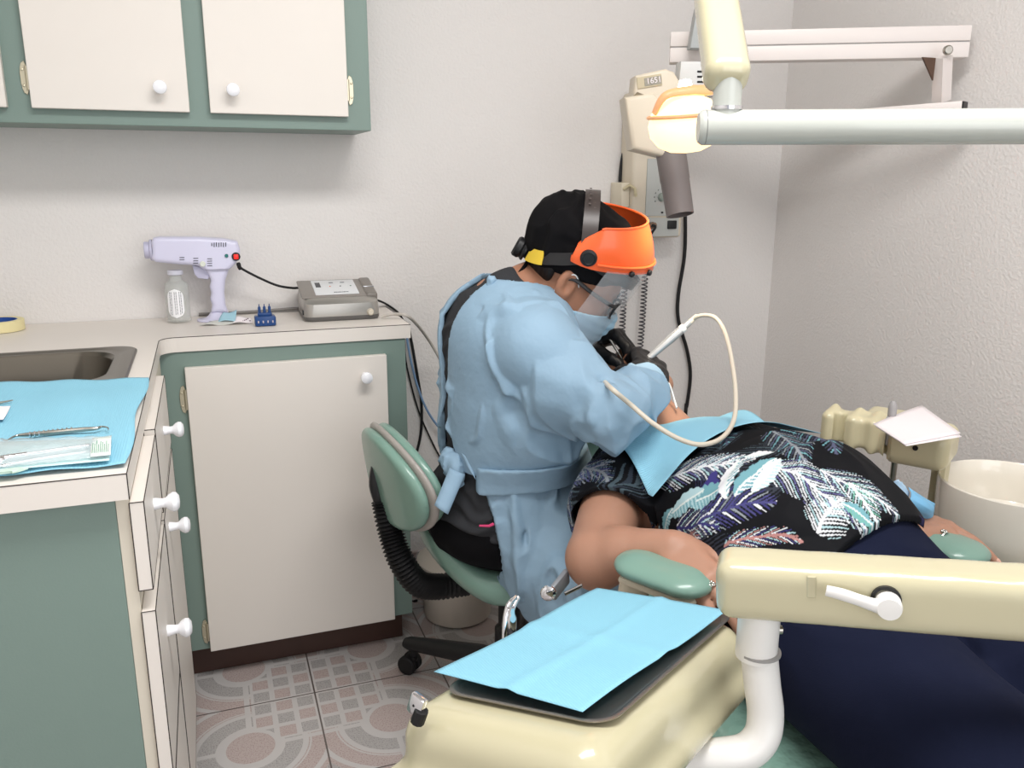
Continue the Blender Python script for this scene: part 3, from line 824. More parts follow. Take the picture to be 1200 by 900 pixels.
for k in range(5):
    a = A0+k*2*PI/5; d = Vector((math.cos(a), math.sin(a), 0)); c = Vector((SX, SYS, 0))
    bm = B(); tube(bm, [c+d*.02+Vector((0, 0, .105)), c+d*.08+Vector((0, 0, .104)), c+d*.2+Vector((0, 0, .092)), c+d*.285+Vector((0, 0, .083)), c+d*.30+Vector((0, 0, .082))], [.030, .030, .025, .020, .014], 12, flat=(.85, 1.0))
    lg = obj('leg', bm, M_black, ST)
    s = Vector((-d.y, d.x, 0)); w = c+d*.275
    bm = B()
    for q in (-.014, .014):
        lathe(bm, [(0, -.009), (.022, -.009), (.0255, -.005), (.0255, .005), (.022, .009), (0, .009)], 22, w+s*q+Vector((0, 0, .0262))+d*.012, align(s))
    box(bm, w+Vector((0, 0, .042))+d*.006, (.03, .024, .02), .006, 2, align((0, 0, 1), d)); tube(bm, [w+Vector((0, 0, .05)), w+Vector((0, 0, .07))], .009, 10)
    obj('castor', bm, M_rubber, lg)
# backrest: an oval pad leaning back, its shell towards the counter
bn = Vector((.965, .17, .16)).normalized()             # the way the cushion faces
bm3 = align(bn, (.15, -.97, -.12)); bc = Vector((.342, 1.685, .627))
def pad(r0, z0, z1, rd, w=.166, h=.110, dish=.03):
    def f(p):
        q = (p-V3(bc))@np.array(bm3, np.float32)
        z = q[:, 2]-dish*((q[:, 0]/w)**2)*.9
        r = np.sqrt((q[:, 0]/w)**2+(np.abs(q[:, 1])/h)**2)
        d = np.stack([(r-1)*h*1.05-r0+rd, np.abs(z-(z0+z1)/2)-(z1-z0)/2+rd], 1)
        return np.linalg.norm(np.maximum(d, 0), axis=1)+np.minimum(d.max(1), 0)-rd
    return f
lo, hi = bc-Vector((.15, .24, .2)), bc+Vector((.15, .24, .2))
sdf_obj('cushion', pad(-.004, .005, .032, .013), lo, hi, .005, M_vinyl, ST)
sdf_obj('back_shell', pad(-.004, -.030, -.004, .013), lo, hi, .005, M_vinyl, ST)
sdf_obj('edge_trim', pad(.003, -.007, .007, .007), lo, hi, .004, mat('grey_trim', (158, 152, 146), .35), ST)
q0 = Vector((.385, 1.685, .615))-bn*.035
obj('back_bracket', tube(B(), smooth_path([q0+Vector((.0, .06, .055)), q0+Vector((-.022, .05, .03)), q0+Vector((-.03, .04, -.01)), q0+Vector((-.022, .035, -.06))], 5), [.018, .027, .028, .022], 12, flat=(1, .6)), M_black, ST)
bp = smooth_path([q0+Vector((-.022, .035, -.045)), q0+Vector((-.014, .02, -.11)), q0+Vector((.0, .0, -.17)), q0+Vector((.035, -.01, -.232)), q0+Vector((.085, -.005, -.255)), (SX-.11, SYS-.02, .349)], 24)
n = len(bp); obj('bellows', tube(B(), bp, [.0265+.0045*math.sin(i*PI/1.5) for i in range(n)], 16), M_rubber, ST)

# ---------------------------------------------------------------- bin by the wall
BI = thing('waste_bin', 'pale plastic pedal bin on the floor behind the stool', 'bin', (.62, 2.15, 0))
obj('bucket', lathe(B(), [(0, .002), (.09, .002), (.098, .008), (.112, .14), (.115, .17), (.112, .17), (.105, .14), (.092, .012), (0, .012)], 32, (.62, 2.15, 0)), mat('beige_plastic', (206, 196, 184), .5), BI)
obj('lid', lathe(B(), [(.108, .1715), (.1175, .1715), (.1175, .182), (.10, .192), (.04, .200), (0, .201)], 32, (.62, 2.15, 0)), mat('beige_lid', (198, 188, 176), .45), BI)

# ---------------------------------------------------------------- patient chair
CX = .925
M_film2 = mat('vinyl_in_plastic_film', (138, 176, 162), .16, coat=1, bump=1.0, bscale=22, bdist=.012)
CH = thing('dental_chair', 'reclined green vinyl dental chair with ivory armrest posts', 'dental chair', (CX, .9, 0))
sdf_obj('seat', s_union([s_box((CX, .67, .405), (.275, .40, .062), .055), s_box((CX, .25, .395), (.22, .2, .055), .05)], .08), (CX-.34, .0, .3), (CX+.34, 1.12, .52), .008, M_film2, CH)
bk = rot(R(-19), 0, 0)
def bkp(x, t, n): return Vector((CX, 1.02, .45))+Vector((x, 0, 0))+Vector((0, math.cos(R(16)), math.sin(R(16))))*t+Vector((0, -math.sin(R(16)), math.cos(R(16))))*n
sdf_obj('backrest', s_union([s_box(bkp(0, .24, -.015), (.235, .26, .055), .05, np.array(rot(R(16), 0, 0))), s_box(bkp(0, .45, -.005), (.17, .10, .045), .04, np.array(rot(R(16), 0, 0)))], .06), (CX-.3, .92, .30), (CX+.3, 1.66, .75), .008, M_vinyl, CH)
hr = bkp(0, .65, -.03)
sdf_obj('headrest', s_box(hr, (.12, .085, .035), .03, np.array(rot(R(24), 0, 0))), hr-Vector((.2, .2, .15)), hr+Vector((.2, .2, .15)), .006, M_vinyl, CH)
obj('headrest_bar', box(B(), bkp(0, .55, -.045), (.05, .2, .012), .004, 2, rot(R(20), 0, 0)), M_chrome, CH)
obj('chair_base', loft(B(), [[Vector((CX+x, .75+y, z)) for x, y in rrect(w, d, .08, 6)] for w, d, z in ((.40, .62, .002), (.40, .62, .05), (.30, .46, .075), (.26, .38, .12), (.26, .38, .33), (.34, .5, .34))]), M_ivory, CH)
obj('seat_frame', box2(B(), (CX-.20, .35, .34), (CX+.20, 1.08, .352), .004), M_grey, CH)
def armrest(c, ang, post, lbl):
    m = rot(0, R(4), ang)
    c0_, c1_ = V3(Vector(c)-m @ Vector((0, .037, 0))), V3(Vector(c)+m @ Vector((0, .037, 0))); kz = 2.35
    sq = lambda q: np.array([q[0], q[1], (q[2]-c[2])*kz], np.float32)
    g_ = s_cap(sq(c0_), sq(c1_), .047)
    f = lambda p: g_(np.stack([p[:, 0], p[:, 1], (p[:, 2]-c[2])*kz], 1))*.6
    a = sdf_obj('armrest', f, Vector(c)-Vector((.12, .12, .06)), Vector(c)+Vector((.12, .12, .06)), .004, M_vinyl, CH)
    c = Vector(c)
    bm = B(); box(bm, c+Vector((0, 0, -.0245)), (.062, .13, .012), .005, 2, m)
    bx = c+m @ Vector((0, .05, 0))
    tube(bm, smooth_path([bx+Vector((0, 0, -.03)), bx+Vector((0, .005, -.07)), bx+Vector((post*.4, .02, -.14)), bx+Vector((post, .03, -.22))], 6), .026, 16, flat=(1, .8))
    obj('armrest_post', bm, M_ivory, a)
armrest((.634, 1.036, .660), R(28), .06, 'near')
armrest((1.158, .995, .648), R(10), -.03, 'far')
# recline lever and chrome pivot beside the backrest
pv = P(648, 701, Y=1.14)
br = obj('pivot_bracket', box(B(), pv+Vector((.03, .04, 0)), (.055, .010, .03), .004, 2, rot(0, R(-12), R(38))), mat('grey_metal', (140, 144, 150), .4, metal=.3), CH)
obj('pivot_knob', lathe(B(), [(0.012, 0), (.0135, .003), (.012, .006), (.008, .008), (.0075, .011), (.004, .012), (0, .0125)], 24, pv+Vector((0, .02, 0)), align((-.4, -1, .2))), M_chrome, br)
obj('lever_rod', tube(B(), [P(662, 696, Y=1.13), P(682, 686, Y=1.13)], .0032, 8), M_chrome, br)

# ---------------------------------------------------------------- delivery unit with its arm
def onplane(u, v, p, n):
    d = ray(u, v); o = Vector((0, 0, CAM_H)); return o+d*((p-o).dot(n)/d.dot(n))
ZT = .72                                             # the unit leans a little away from the camera
T0, TB_, TC_ = P(712, 853, Z=ZT), P(517, 813, Z=ZT-.040), P(860, 722, Z=ZT-.050)
ta = (TC_-T0).normalized(); tn = ta.cross(TB_-T0).normalized(); tb = tn.cross(ta)
TL, TWd = (TC_-T0).length, (TB_-T0).dot(tb)
def tw(a, b, z): return T0+ta*a+tb*b+tn*(z-ZT)
DU = thing('delivery_unit', 'cream dental delivery unit with swing arm in front of the patient', 'delivery unit', Vector((*tw(.15, .1, ZT)[:2], 0)))
m_t = Matrix((ta, tb, tn)).transposed()
uc = tw(TL/2-.022, TWd/2+.004, ZT-.040)
def unit_f(p):
    q = (p-V3(uc))@np.array(m_t, np.float32)
    top = s_box((-.008, 0, -.003), (TL/2+.030, TWd/2+.025, .042), .038)(q)
    flange = s_box((-.014, 0, -.040), (TL/2+.042, TWd/2+.036, .015), .014)(q)
    return smin(top, flange, .02)
sdf_obj('unit_body', unit_f, uc-Vector((.35, .35, .15)), uc+Vector((.35, .35, .1)), .005, M_cream, DU)
obj('corner_button', ball(B(), tw(-.062, .088, ZT-.092), (.005, .0075, .0075), m_t), M_ivory, DU)
# arm
aL = P(838, 694, D=.86); aR = P(1200, 721, D=.77)
ad = (aR-aL); ad.z = 0; ad.normalize(); sl = (aR.z-aL.z)/(Vector((aR.x, aR.y))-Vector((aL.x, aL.y))).length
ad = Vector((ad.x, ad.y, sl)).normalized(); an = Vector((ad.y, -ad.x, 0)).normalized(); au = an.cross(ad) if an.cross(ad).z > 0 else ad.cross(an)
am = Matrix((ad, au, an)).transposed()          # x along, y up, z towards the camera
AL_ = 1.0
ac = aL+ad*(AL_/2)-an*.03
sdf_obj('swing_arm', s_box(ac, (AL_/2, .0355, .034), .017, np.array(am)), Vector((min(ac.x-ad.x*.52, ac.x+ad.x*.52)-.06, min(ac.y-ad.y*.52, ac.y+ad.y*.52)-.06, ac.z-.09-abs(ad.z)*.52)), Vector((max(ac.x-ad.x*.52, ac.x+ad.x*.52)+.06, max(ac.y-ad.y*.52, ac.y+ad.y*.52)+.06, ac.z+.09+abs(ad.z)*.52)), .005, M_cream, DU, relax=3)
def onarm(u, v, out=0):
    d = ray(u, v); o = Vector((0, 0, CAM_H)); pl = ac+an*.034; t = (pl-o).dot(an)/d.dot(an); return o+d*t+an*out
lv = [onarm(967, 684, .016), onarm(985, 688, .017), onarm(1005, 695, .016), onarm(1022, 702, .013), onarm(1038, 706, .011)]
lever = obj('lock_lever', tube(B(), smooth_path(lv, 6), [.006, .0068, .0066, .0075, .011], 16, flat=(1, .7)), M_white, DU)
obj('lever_hub', lathe(B(), [(.0135, 0), (.0135, .014), (.012, .018), (0, .019)], 24, onarm(1040, 705.5, .0), align(an)), M_white, lever)
obj('hub_washer', lathe(B(), [(.0155, -.001), (.0155, .003), (.012, .003)], 24, onarm(1038, 702, .0), align(an)), M_black, lever)
obj('recess', box(B(), onarm(951, 688, -.0005), (.010, .026, .003), .0012, 1, am), M_cream, DU)
# elbow pipe
e = [P(888, 728, D=.88), P(889, 756, D=.88), P(893, 800, D=.875), P(897, 835, D=.87), P(893, 862, D=.862), P(876, 880, D=.856), P(848, 886, D=.855), P(810, 888, D=.862), P(775, 892, D=.868)]
obj('elbow_pipe', tube(B(), smooth_path(e, 8), .0215, 22), M_white, DU)
cp = P(887, 752, D=.88)
col = obj('pipe_collar', lathe(B(), [(.0238, -.03), (.0242, -.028), (.0242, .038), (.021, .040)], 26, P(888, 742, D=.88)), M_white, DU)
obj('collar_band', lathe(B(), [(.0220, 0), (.0256, .001), (.0256, .004), (.0220, .005)], 26, P(889, 764.5, D=.879)), M_grey, col)
obj('set_screw', lathe(B(), [(.0055, 0), (.0055, .009), (.004, .010), (0, .010)], 14, P(907, 738, D=.88), align((1, -.3, 0))), M_steel, col)
post = aL+ad*AL_
obj('support_post', lathe(B(), [(.02, .05), (.032, .05), (.032, post.z-.04), (0, post.z-.04)], 20, (post.x-ad.x*.04-an.x*.03, post.y-ad.y*.04-an.y*.03, 0)), M_ivory, DU)
obj('post_base', lathe(B(), [(0, .002), (.14, .002), (.14, .03), (.10, .05), (0, .05)], 28, (post.x-ad.x*.04-an.x*.03, post.y-ad.y*.04-an.y*.03, 0)), M_ivory, DU)
# instruments hanging behind the left end and along the far side
def hang(pts, r, mt, nm): return obj(nm, tube(B(), smooth_path(pts, 5), r, 12), mt, DU)
LP = lambda u, v: onplane(u, v, tw(-.062, .1, .6), ta)
lt = obj('holder_latch', box(B(), LP(489, 826), (.010, .020, .024), .003, 2, m_t @ rot(R(25), 0, 0)), M_chrome, DU)
obj('latch_pin', ball(B(), LP(488, 825)-ta*.004, .002, None, 8, 6), M_black, lt)
obj('latch_pad', tube(B(), [LP(494, 832), LP(489, 846)], .008, 10), M_rubber, lt)
FP = lambda u, v: onplane(u, v, tw(.1, TWd+.045, .6), tb)
obj('holder_bracket', box(B(), FP(597, 755)-tb*.006, (.05, .028, .02), .004, 2, m_t), M_black, DU)
for pts in (((591, 752), (592, 727), (596, 709), (604, 700)), ((597, 752), (599, 730), (601, 713), (607, 700))):
    hang([FP(u, v) for u, v in pts], .0038, M_chrome, 'syringe_tube')
obj('syringe_body', lathe(B(), [(.006, 0), (.008, .004), (.008, .026), (.005, .032), (.0035, .042), (0, .043)], 16, FP(598, 744), align((.05, 0, 1))), M_chrome, DU)

# tray and paper on it
TY = thing('instrument_tray', 'shallow stainless steel tray with rounded corners on the cream unit', 'tray', tw(.155, .1, ZT))
def tr(dw, r, z): return [tw(TL/2-.004+x, TWd/2-.002+y, ZT+z) for x, y in rrect(TL+dw, TWd+dw, r, 7)]
obj('tray', loft(B(), [tr(-.06, .022, -.0005), tr(-.022, .026, .000), tr(-.012, .028, .004), tr(-.002, .03, .006), tr(.004, .031, .0048), tr(.002, .03, .0032), tr(-.006, .027, .0046), tr(-.024, .024, .0014), tr(-.06, .022, .0009)], cap0=True, cap1=True), mat('tray_steel', (158, 152, 146), .36, metal=1), TY, auto=60)
def tray_fold(s, t):
    z = .0018*math.sin(7*s+2*t)+.003*max(0, 1-abs(t-.47)*14)+.0025*max(0, 1-abs(s-.52)*16)
    return tn*(z+.003)
pc = [onplane(u, v, T0+tn*.008, tn) for u, v in ((683, 838), (852, 719), (700, 692), (509, 792))]
single('tray_bib', sheet(B(), pc, 44, 30, tray_fold, .0007), M_bib, 'smooth blue paper bib covering the steel tray on the cream unit', 'paper bib', auto=0)

# ---------------------------------------------------------------- overhead light: pole, tube, arm, lamp
M_tubeg = mat('pale_grey_enamel', (184, 187, 180), .25, coat=.4)
LA = thing('operating_light', 'dental operating light with glowing bowl on a cream swing arm', 'lamp', (1.33, .80, .0))
DT = 1.2
tl = P(818, 149.5, D=DT); tr_ = P(1200, 148, D=DT-.03); td = (tr_-tl).normalized(); tl2 = tl+td*.72
obj('cross_tube', tube(B(), [tl, tl+td*.004, tl+td*.006, tl2], [.0195, .0228, .0235, .0235], 28), M_tubeg, LA)
obj('end_cap_seam', lathe(B(), [(.0236, 0), (.0238, .0006), (.0236, .0012)], 28, tl+td*.009, align(td)), mat('seam_grey', (130, 130, 126), .5), LA)
jt = P(851, 133, D=DT)
obj('joint_stub', lathe(B(), [(.0195, -.012), (.0195, .05), (0, .05)], 26, jt), M_tubeg, LA)
obj('joint_ring', lathe(B(), [(.0195, 0), (.0212, .0008), (.0215, .003), (.0212, .0052), (.0195, .006)], 26, jt+Vector((0, 0, .004))), M_chrome, LA)
p0, p1 = P(851, 84, D=1.205), P(839, 0, D=1.34)
sd = (p1-p0).normalized(); p2 = p0+sd*.36; p0b = p0-sd*.025
sm = align(sd, (1, -.35, 0)); 
f = s_box((p0b+p2)/2, (.031, .0265, (p2-p0b).length/2), .020, np.array(sm))
sdf_obj('spring_arm', f, Vector((min(p0b.x, p2.x), min(p0b.y, p2.y), min(p0b.z, p2.z)))-Vector((.06, .06, .06)), Vector((max(p0b.x, p2.x), max(p0b.y, p2.y), max(p0b.z, p2.z)))+Vector((.06, .06, .06)), .004, M_cream, LA, relax=2)
obj('pole', lathe(B(), [(0, .002), (.13, .002), (.13, .03), (.05, .045), (.03, .06), (.03, tl2.z+.05), (.024, tl2.z+.07), (0, tl2.z+.07)], 24, (tl2.x, tl2.y, 0)), M_tubeg, LA)
lc = P(803, 138, D=1.60)          # centre of the lamp bowl
ld = Vector((.10, .05, -1)).normalized()
lm = align(ld, (1, 0, 0))
M_glow = mat('glowing_reflector', (255, 226, 170), .3, emit=(255, 220, 158), estr=1.6)
M_bulb = mat('lit_bulb', (255, 244, 220), .3, emit=(255, 240, 205), estr=14)
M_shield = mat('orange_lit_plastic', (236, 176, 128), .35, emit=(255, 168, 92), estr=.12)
bowl = obj('reflector_bowl', lathe(B(), [(.022, -.042), (.045, -.030), (.062, -.010), (.068, .012), (.064, .033), (.050, .050), (.028, .060), (0, .063), (0, .0605), (.027, .0575), (.048, .048), (.0615, .032), (.0655, .012), (.0595, -.009), (.043, -.028), (.022, -.039)], 36, lc, lm), M_glow, LA)
obj('bulb', lathe(B(), [(0, -.012), (.010, -.010), (.013, 0), (.010, .016), (0, .022)], 18, lc-ld*.055, lm), M_bulb, bowl)
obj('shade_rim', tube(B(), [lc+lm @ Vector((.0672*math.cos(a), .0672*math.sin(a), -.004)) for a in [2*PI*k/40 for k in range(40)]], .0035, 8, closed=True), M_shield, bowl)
yk = smooth_path([lc+Vector((-.065, 0, .005)), lc+Vector((-.055, -.02, .035)), lc+Vector((-.01, -.03, .045)), lc+Vector((.035, -.03, .050)), lc+Vector((.06, -.02, .085)), lc+Vector((.07, .0, .15)), p2+Vector((0, 0, -.02))], 8)
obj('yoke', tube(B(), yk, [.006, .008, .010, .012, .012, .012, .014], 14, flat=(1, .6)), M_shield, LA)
area_l = bpy.data.lights.new('lamp_light', 'SPOT'); area_l.energy = 9; area_l.spot_size = R(70); area_l.spot_blend = .6; area_l.color = (1, .86, .66); area_l.shadow_soft_size = .05
lo_ = bpy.data.objects.new('lamp_light', area_l); COL.objects.link(lo_)
tgt = Vector((.89, 1.62, .88)); src = lc+ld*.075
mm = align(-(tgt-src)).to_4x4(); mm.translation = src; lo_.matrix_world = mm

# ---------------------------------------------------------------- x-ray: wall box, folded arm, head
M_xb = mat('xray_beige', (214, 203, 184), .4)
M_xp = mat('xray_panel_grey', (186, 188, 184), .4)
XM = thing('xray_machine', 'beige wall x-ray machine with folded white arm and grey cone', 'x-ray machine', (1.26, 2.27, 1.2))
bx0, bx1 = P(741, 230, Y=2.23).x, P(802, 230, Y=2.23).x; bz0, bz1 = P(770, 279, Y=2.23).z, P(770, 150, Y=2.23).z
XB = obj('control_box', box2(B(), (bx0, 2.232, bz0), (bx1, WY-.001, bz1+.1), .012, 3), M_xb, XM)
xpz = lambda v: P(775, v, Y=2.23).z
xpx = lambda u: P(u, 230, Y=2.23).x
pn = XB; obj('panel', box2(B(), (xpx(757), 2.2285, xpz(253)), (xpx(800), 2.2319, xpz(186)), .0008, 1), M_xp, XB)
pn2 = XB; obj('panel', box2(B(), (xpx(757), 2.2285, xpz(277)), (xpx(797), 2.2319, xpz(255)), .0008, 1), M_xp, XB)
dc = Vector((xpx(775), 2.2285, xpz(231)))
obj('dial_knob', lathe(B(), [(.013, 0), (.012, .010), (.009, .013), (0, .013)], 24, dc, align((0, -1, 0))), mat('grey_green_knob', (150, 160, 152), .4), pn)
b2 = B()
for k in range(10):
    a = R(-60)+k*R(30); ball(b2, dc+Vector((.024*math.cos(a), -.0005, .024*math.sin(a))), (.0021, .0008, .0021), None, 8, 6)
obj('dial_marks', b2, mat('dial_ink', (110, 114, 112), .6), pn)
obj('indicator_window', box(B(), (xpx(776.5), 2.228, xpz(249)), (.007, .002, .005), .0005, 1), M_black, pn)
obj('rocker_switch', box(B(), (xpx(788.5), 2.227, xpz(263.5)), (.030, .008, .025), .002), M_black, pn2)
obj('socket', lathe(B(), [(.010, 0), (.010, .012), (.008, .014), (.008, .02), (0, .02)], 18, (xpx(763), 2.228, xpz(264)), align((.3, -1, .1))), mat('socket_bronze', (150, 124, 106), .35, metal=.6), pn2)
hk = XB; obj('cable_hook', box2(B(), (xpx(731), 2.245, xpz(243)), (bx0-.0005, WY-.002, xpz(214)), .004), M_ivory, XB)
obj('hook_prong', tube(B(), [(xpx(733), 2.243, xpz(222)), (xpx(738), 2.232, xpz(217)), (xpx(742), 2.222, xpz(221)), (xpx(744), 2.222, xpz(230))], .0045, 10), mat('hook_beige', (206, 194, 160), .4), hk)
# folded extension arm off the wall: lower bar, post, upper bar
M_xw = mat('xray_white', (226, 218, 214), .4)
q1 = P(1108, 128, X=1.66); q0 = Vector((1.36, 2.19, q1.z-.02))
b = q1-q0; L_ = b.length; mx = align(b, (0, 0, 1))
XA = obj('extension_arm', box(B(), (q0+q1)/2+b.normalized()*.015, (.030, .034, L_+.05), .003, 2, mx), M_xw, XM)
obj('end_plug', box(B(), q1+b.normalized()*.041, (.028, .032, .004), .001, 1, mx), M_black, XA)
u1 = P(1133, 50, D=2.12); u0 = P(785, 57, D=2.23)
b = u1-u0; L_ = b.length; mu = align(b, (0, 0, 1))
for dz, nm in ((.0185, 'upper_rail'), (-.0185, 'lower_rail')):
    obj(nm, box(B(), (u0+u1)/2+mu @ Vector((dz, 0, 0)), (.0345, .05, L_), .0025, 2, mu), M_xw, XA)
obj('rail_core', box(B(), (u0+u1)/2, (.06, .044, L_-.004), .002, 1, mu), M_grey, XA)
pt = P(1105, 66, D=2.09); pb = P(1103, 118, D=2.12)
po_ = XA; obj('post', tube(B(), [pb, pt], .021, 4, up0=(1, 1, 0)), M_xw, XA, auto=30)
obj('post_brace', prism(B(), [(0, 0), (.04, 0), (0, -.05)], -.002, .002, Matrix(((-1, 0, 0), (0, 0, 1), (0, 1, 0))), P(1096, 68, D=2.08)), mat('bronze_brace', (96, 74, 62), .4, metal=.4), po_)
obj('pivot_screw', lathe(B(), [(.011, 0), (.011, .006), (.008, .009), (0, .009)], 18, P(1110, 59, D=2.07), align((-.4, -1, 0))), M_steel, XA)
obj('wall_joint', lathe(B(), [(.024, -.05), (.024, .05), (0, .05)], 20, q0), M_xw, XA)
# gray pivot clamp above, vented yoke housing below the rail
obj('pivot_clamp', prism(B(), [(-.024, .0), (.024, .0), (.018, .075), (.010, .10), (-.010, .10), (-.014, .075)], -.02, .02, align((-.35, -1, 0), (1, -.35, 0)) @ Matrix(((1, 0, 0), (0, 1, 0), (0, 0, 1))), P(818, 58, D=2.16), .004, 2), mat('clamp_grey', (168, 172, 172), .4), XA)
hm = align((-.35, -1, 0), (1, -.35, 0))          # x right, y up, z towards the camera
if (hm @ Vector((0, 1, 0))).z < 0: hm = hm @ Matrix(((1, 0, 0), (0, -1, 0), (0, 0, -1)))
hD = 2.10
def h2(u, v):                                     # photograph px to the head's own plane
    d = P(u, v, D=hD)-P(775, 140, D=hD); return (d.dot(hm @ Vector((1, 0, 0))), d.z)
hat = P(775, 140, D=hD)
XH = obj('tube_head', prism(B(), [h2(728, 116), h2(762, 110), h2(800, 150), h2(803, 178), h2(777, 186), h2(737, 176)], -.05, .05, hm, hat, .012, 3), M_xb, XM)
obj('rear_cap', prism(B(), [h2(739, 114), h2(741, 91), h2(776, 83), h2(786, 87), h2(798, 108), h2(800, 150), h2(764, 114)], -.045, .045, hm, hat, .008, 3), M_xb, XH)
sc_ = XH; obj('scale_window', box(B(), hat+hm @ Vector((*h2(757, 98), .046)), (.058, .026, .003), .001, 1, hm @ rot(0, 0, R(9))), mat('scale_recess', (190, 178, 150), .5), XH)
obj('scale_print', box(B(), hat+hm @ Vector((*h2(761, 97.5), .0475)), (.040, .018, .002), .0005, 1, hm @ rot(0, 0, R(9))), mat('scale_grey', (150, 146, 134), .5, var=.5, vscale=120), sc_)
text('scale_digits', '1651', .018, M_paper, hat+hm @ Vector((*h2(762, 97), .0495)), hm @ rot(0, 0, R(9)), sc_)
c0, c1 = P(786, 178, D=2.08), P(797, 252, D=2.04)
cd = (c1-c0).normalized(); Lc = (c1-c0).length
obj('cone', lathe(B(), [(0, 0), (.036, 0), (.0355, Lc*.45), (.0345, Lc*.46), (.033, Lc), (.030, Lc), (.030, Lc-.03), (0, Lc-.03)], 30, c0, align(cd)), mat('cone_grey', (116, 108, 106), .45), XH)
yh = XH; obj('yoke_housing', prism(B(), [h2(800, 72), h2(846, 72), h2(846, 112), h2(812, 116), h2(796, 110)], -.03, .03, hm, hat+Vector((0, .02, 0)), .006, 2), mat('housing_grey', (206, 206, 204), .4), XH)
for k in range(3):
    obj('vent_slot', box(B(), hat+hm @ Vector((*h2(822.5, 84.5+k*6), .0115)), (.027, .0042, .004), .001, 1, hm), M_black, yh)
obj('port', lathe(B(), [(.0135, 0), (.0135, .003), (0, .003)], 18, hat+hm @ Vector((*h2(823, 107), .0105)), hm), M_black, yh)

# ---------------------------------------------------------------- cuspidor with its cabinet
M_olive = mat('olive_cabinet', (150, 142, 120), .5)
CU = thing('cuspidor', 'white porcelain spittoon bowl on an olive cabinet by the far armrest', 'spittoon', (1.44, 1.06, 0))
bc_ = P(1190, 565, D=1.58); r_ = .142
br_ = [(r_*.60, -.150), (r_*.80, -.146), (r_*.93, -.125), (r_*.99, -.08), (r_*1.0, -.01), (r_*.995, -.002), (r_*.975, .0), (r_*.955, -.004), (r_*.945, -.04), (r_*.90, -.085), (r_*.7, -.115), (r_*.3, -.13), (.02, -.135), (.0, -.135)]
obj('bowl', lathe(B(), [(0, -.150)]+br_, 48, bc_), mat('cream_porcelain', (236, 230, 218), .15, coat=.7), CU)
obj('drain', lathe(B(), [(0, -.131), (.012, -.131), (.016, -.133)], 18, bc_), M_chrome, CU)
kb = bc_.z-.150
obj('cabinet', box2(B(), (bc_.x-.125, bc_.y-.19, .02), (bc_.x+.20, bc_.y+.05, kb-.001), .02, 3), M_olive, CU)
obj('plinth', box2(B(), (bc_.x-.10, bc_.y-.17, .001), (bc_.x+.18, bc_.y+.04, .02)), M_black, CU)

# ---------------------------------------------------------------- assistant instrument holder
AH = thing('assistant_holder', 'cream slotted instrument holder on a post behind the spittoon', 'instrument holder', P(1045, 520, D=1.70))
hD2 = 1.70
pm2 = align((0, 0, 1), P(1110, 540, D=1.62)-P(985, 515, D=1.74))
hx = P(1100, 530, D=1.64)-P(985, 508, D=1.76); hx.z = 0; hx.normalize(); hy = Vector((-hx.y, hx.x, 0)); hm2 = Matrix((hx, hy, Vector((0, 0, 1)))).transposed()
ho = P(1040, 512, D=1.70)
def hw(x, y, z): return ho+hx*x+hy*y+Vector((0, 0, z))
hma = np.array(hm2)
body = s_union([s_box(hw(.062, .018, -.005), (.065, .068, .04), .024, hma), s_box(hw(-.06, .0, .005), (.075, .030, .034), .012, hma), s_box(hw(-.005, .065, .018), (.06, .05, .02), .016, hma)], .02)
cuts = [s_cap(hw(x, -.02, -.1), hw(x, -.02, .1), .0125) for x in (-.095, .008)]+[s_cap(hw(x, -.045, -.1), hw(x, -.045, .1), .0085) for x in (-.095, .008)]
for c_ in cuts: body = s_sub(body, c_, .004)
ribs = s_union([s_chain([hw(x, -.026, -.03), hw(x, -.028, .03), hw(x, .02, .042)], [.008, .008, .008], .003) for x in (-.118, -.066, -.025, .03)], .0)
body2 = s_union([body, ribs], .012)
for c_ in cuts: body2 = s_sub(body2, c_, .003)
sdf_obj('holder_body', body2, ho-Vector((.22, .22, .08)), ho+Vector((.22, .22, .09)), .0035, mat('holder_cream', (214, 205, 170), .35, coat=.3), AH)
obj('post', tube(B(), [hw(.105, .03, -.04), hw(.105, .03, -.16), hw(.105, .03, .0-ho.z+.03)], .021, 4, flat=(1, .7), up0=hx+hy), mat('post_cream', (204, 196, 166), .4), AH, auto=30)
obj('post', tube(B(), [hw(.012, .04, -.03), hw(.012, .04, -.2), hw(.10, .04, -.26)], .007, 10), M_steel, AH)
obj('post_foot', box(B(), hw(.105, .03, .016-ho.z), (.09, .09, .03), .008, 2, hm2), mat('foot_cream', (204, 196, 166), .4), AH)
for u, v in ((1074, 532), (1071, 537)):
    pass
obj('screw_hole', lathe(B(), [(.0055, 0), (.0055, .0015), (0, .0015)], 14, hw(.066, -.051, .002), align(-hy)), M_black, AH)
SYR = thing('air_water_syringe', 'small grey syringe tip standing in the cream holder slot', 'syringe', hw(.008, -.022, 0))
obj('body', lathe(B(), [(0, -.03), (.0085, -.03), (.0095, -.02), (.0105, .01), (.0115, .025), (.009, .032), (0, .032)], 18, hw(.008, -.022, .02)), mat('syringe_white', (206, 206, 204), .3, coat=.3), SYR)
obj('tip', lathe(B(), [(.0085, 0), (.009, .018), (.0075, .028), (.004, .033), (0, .034)], 18, hw(.008, -.022, .0525)), mat('syringe_grey', (158, 156, 156), .4), SYR)
NP = thing('paper_napkins', 'two white paper napkins lying on the cream instrument holder', 'napkins', hw(.04, .06, .05))
zz = ho.z+.049
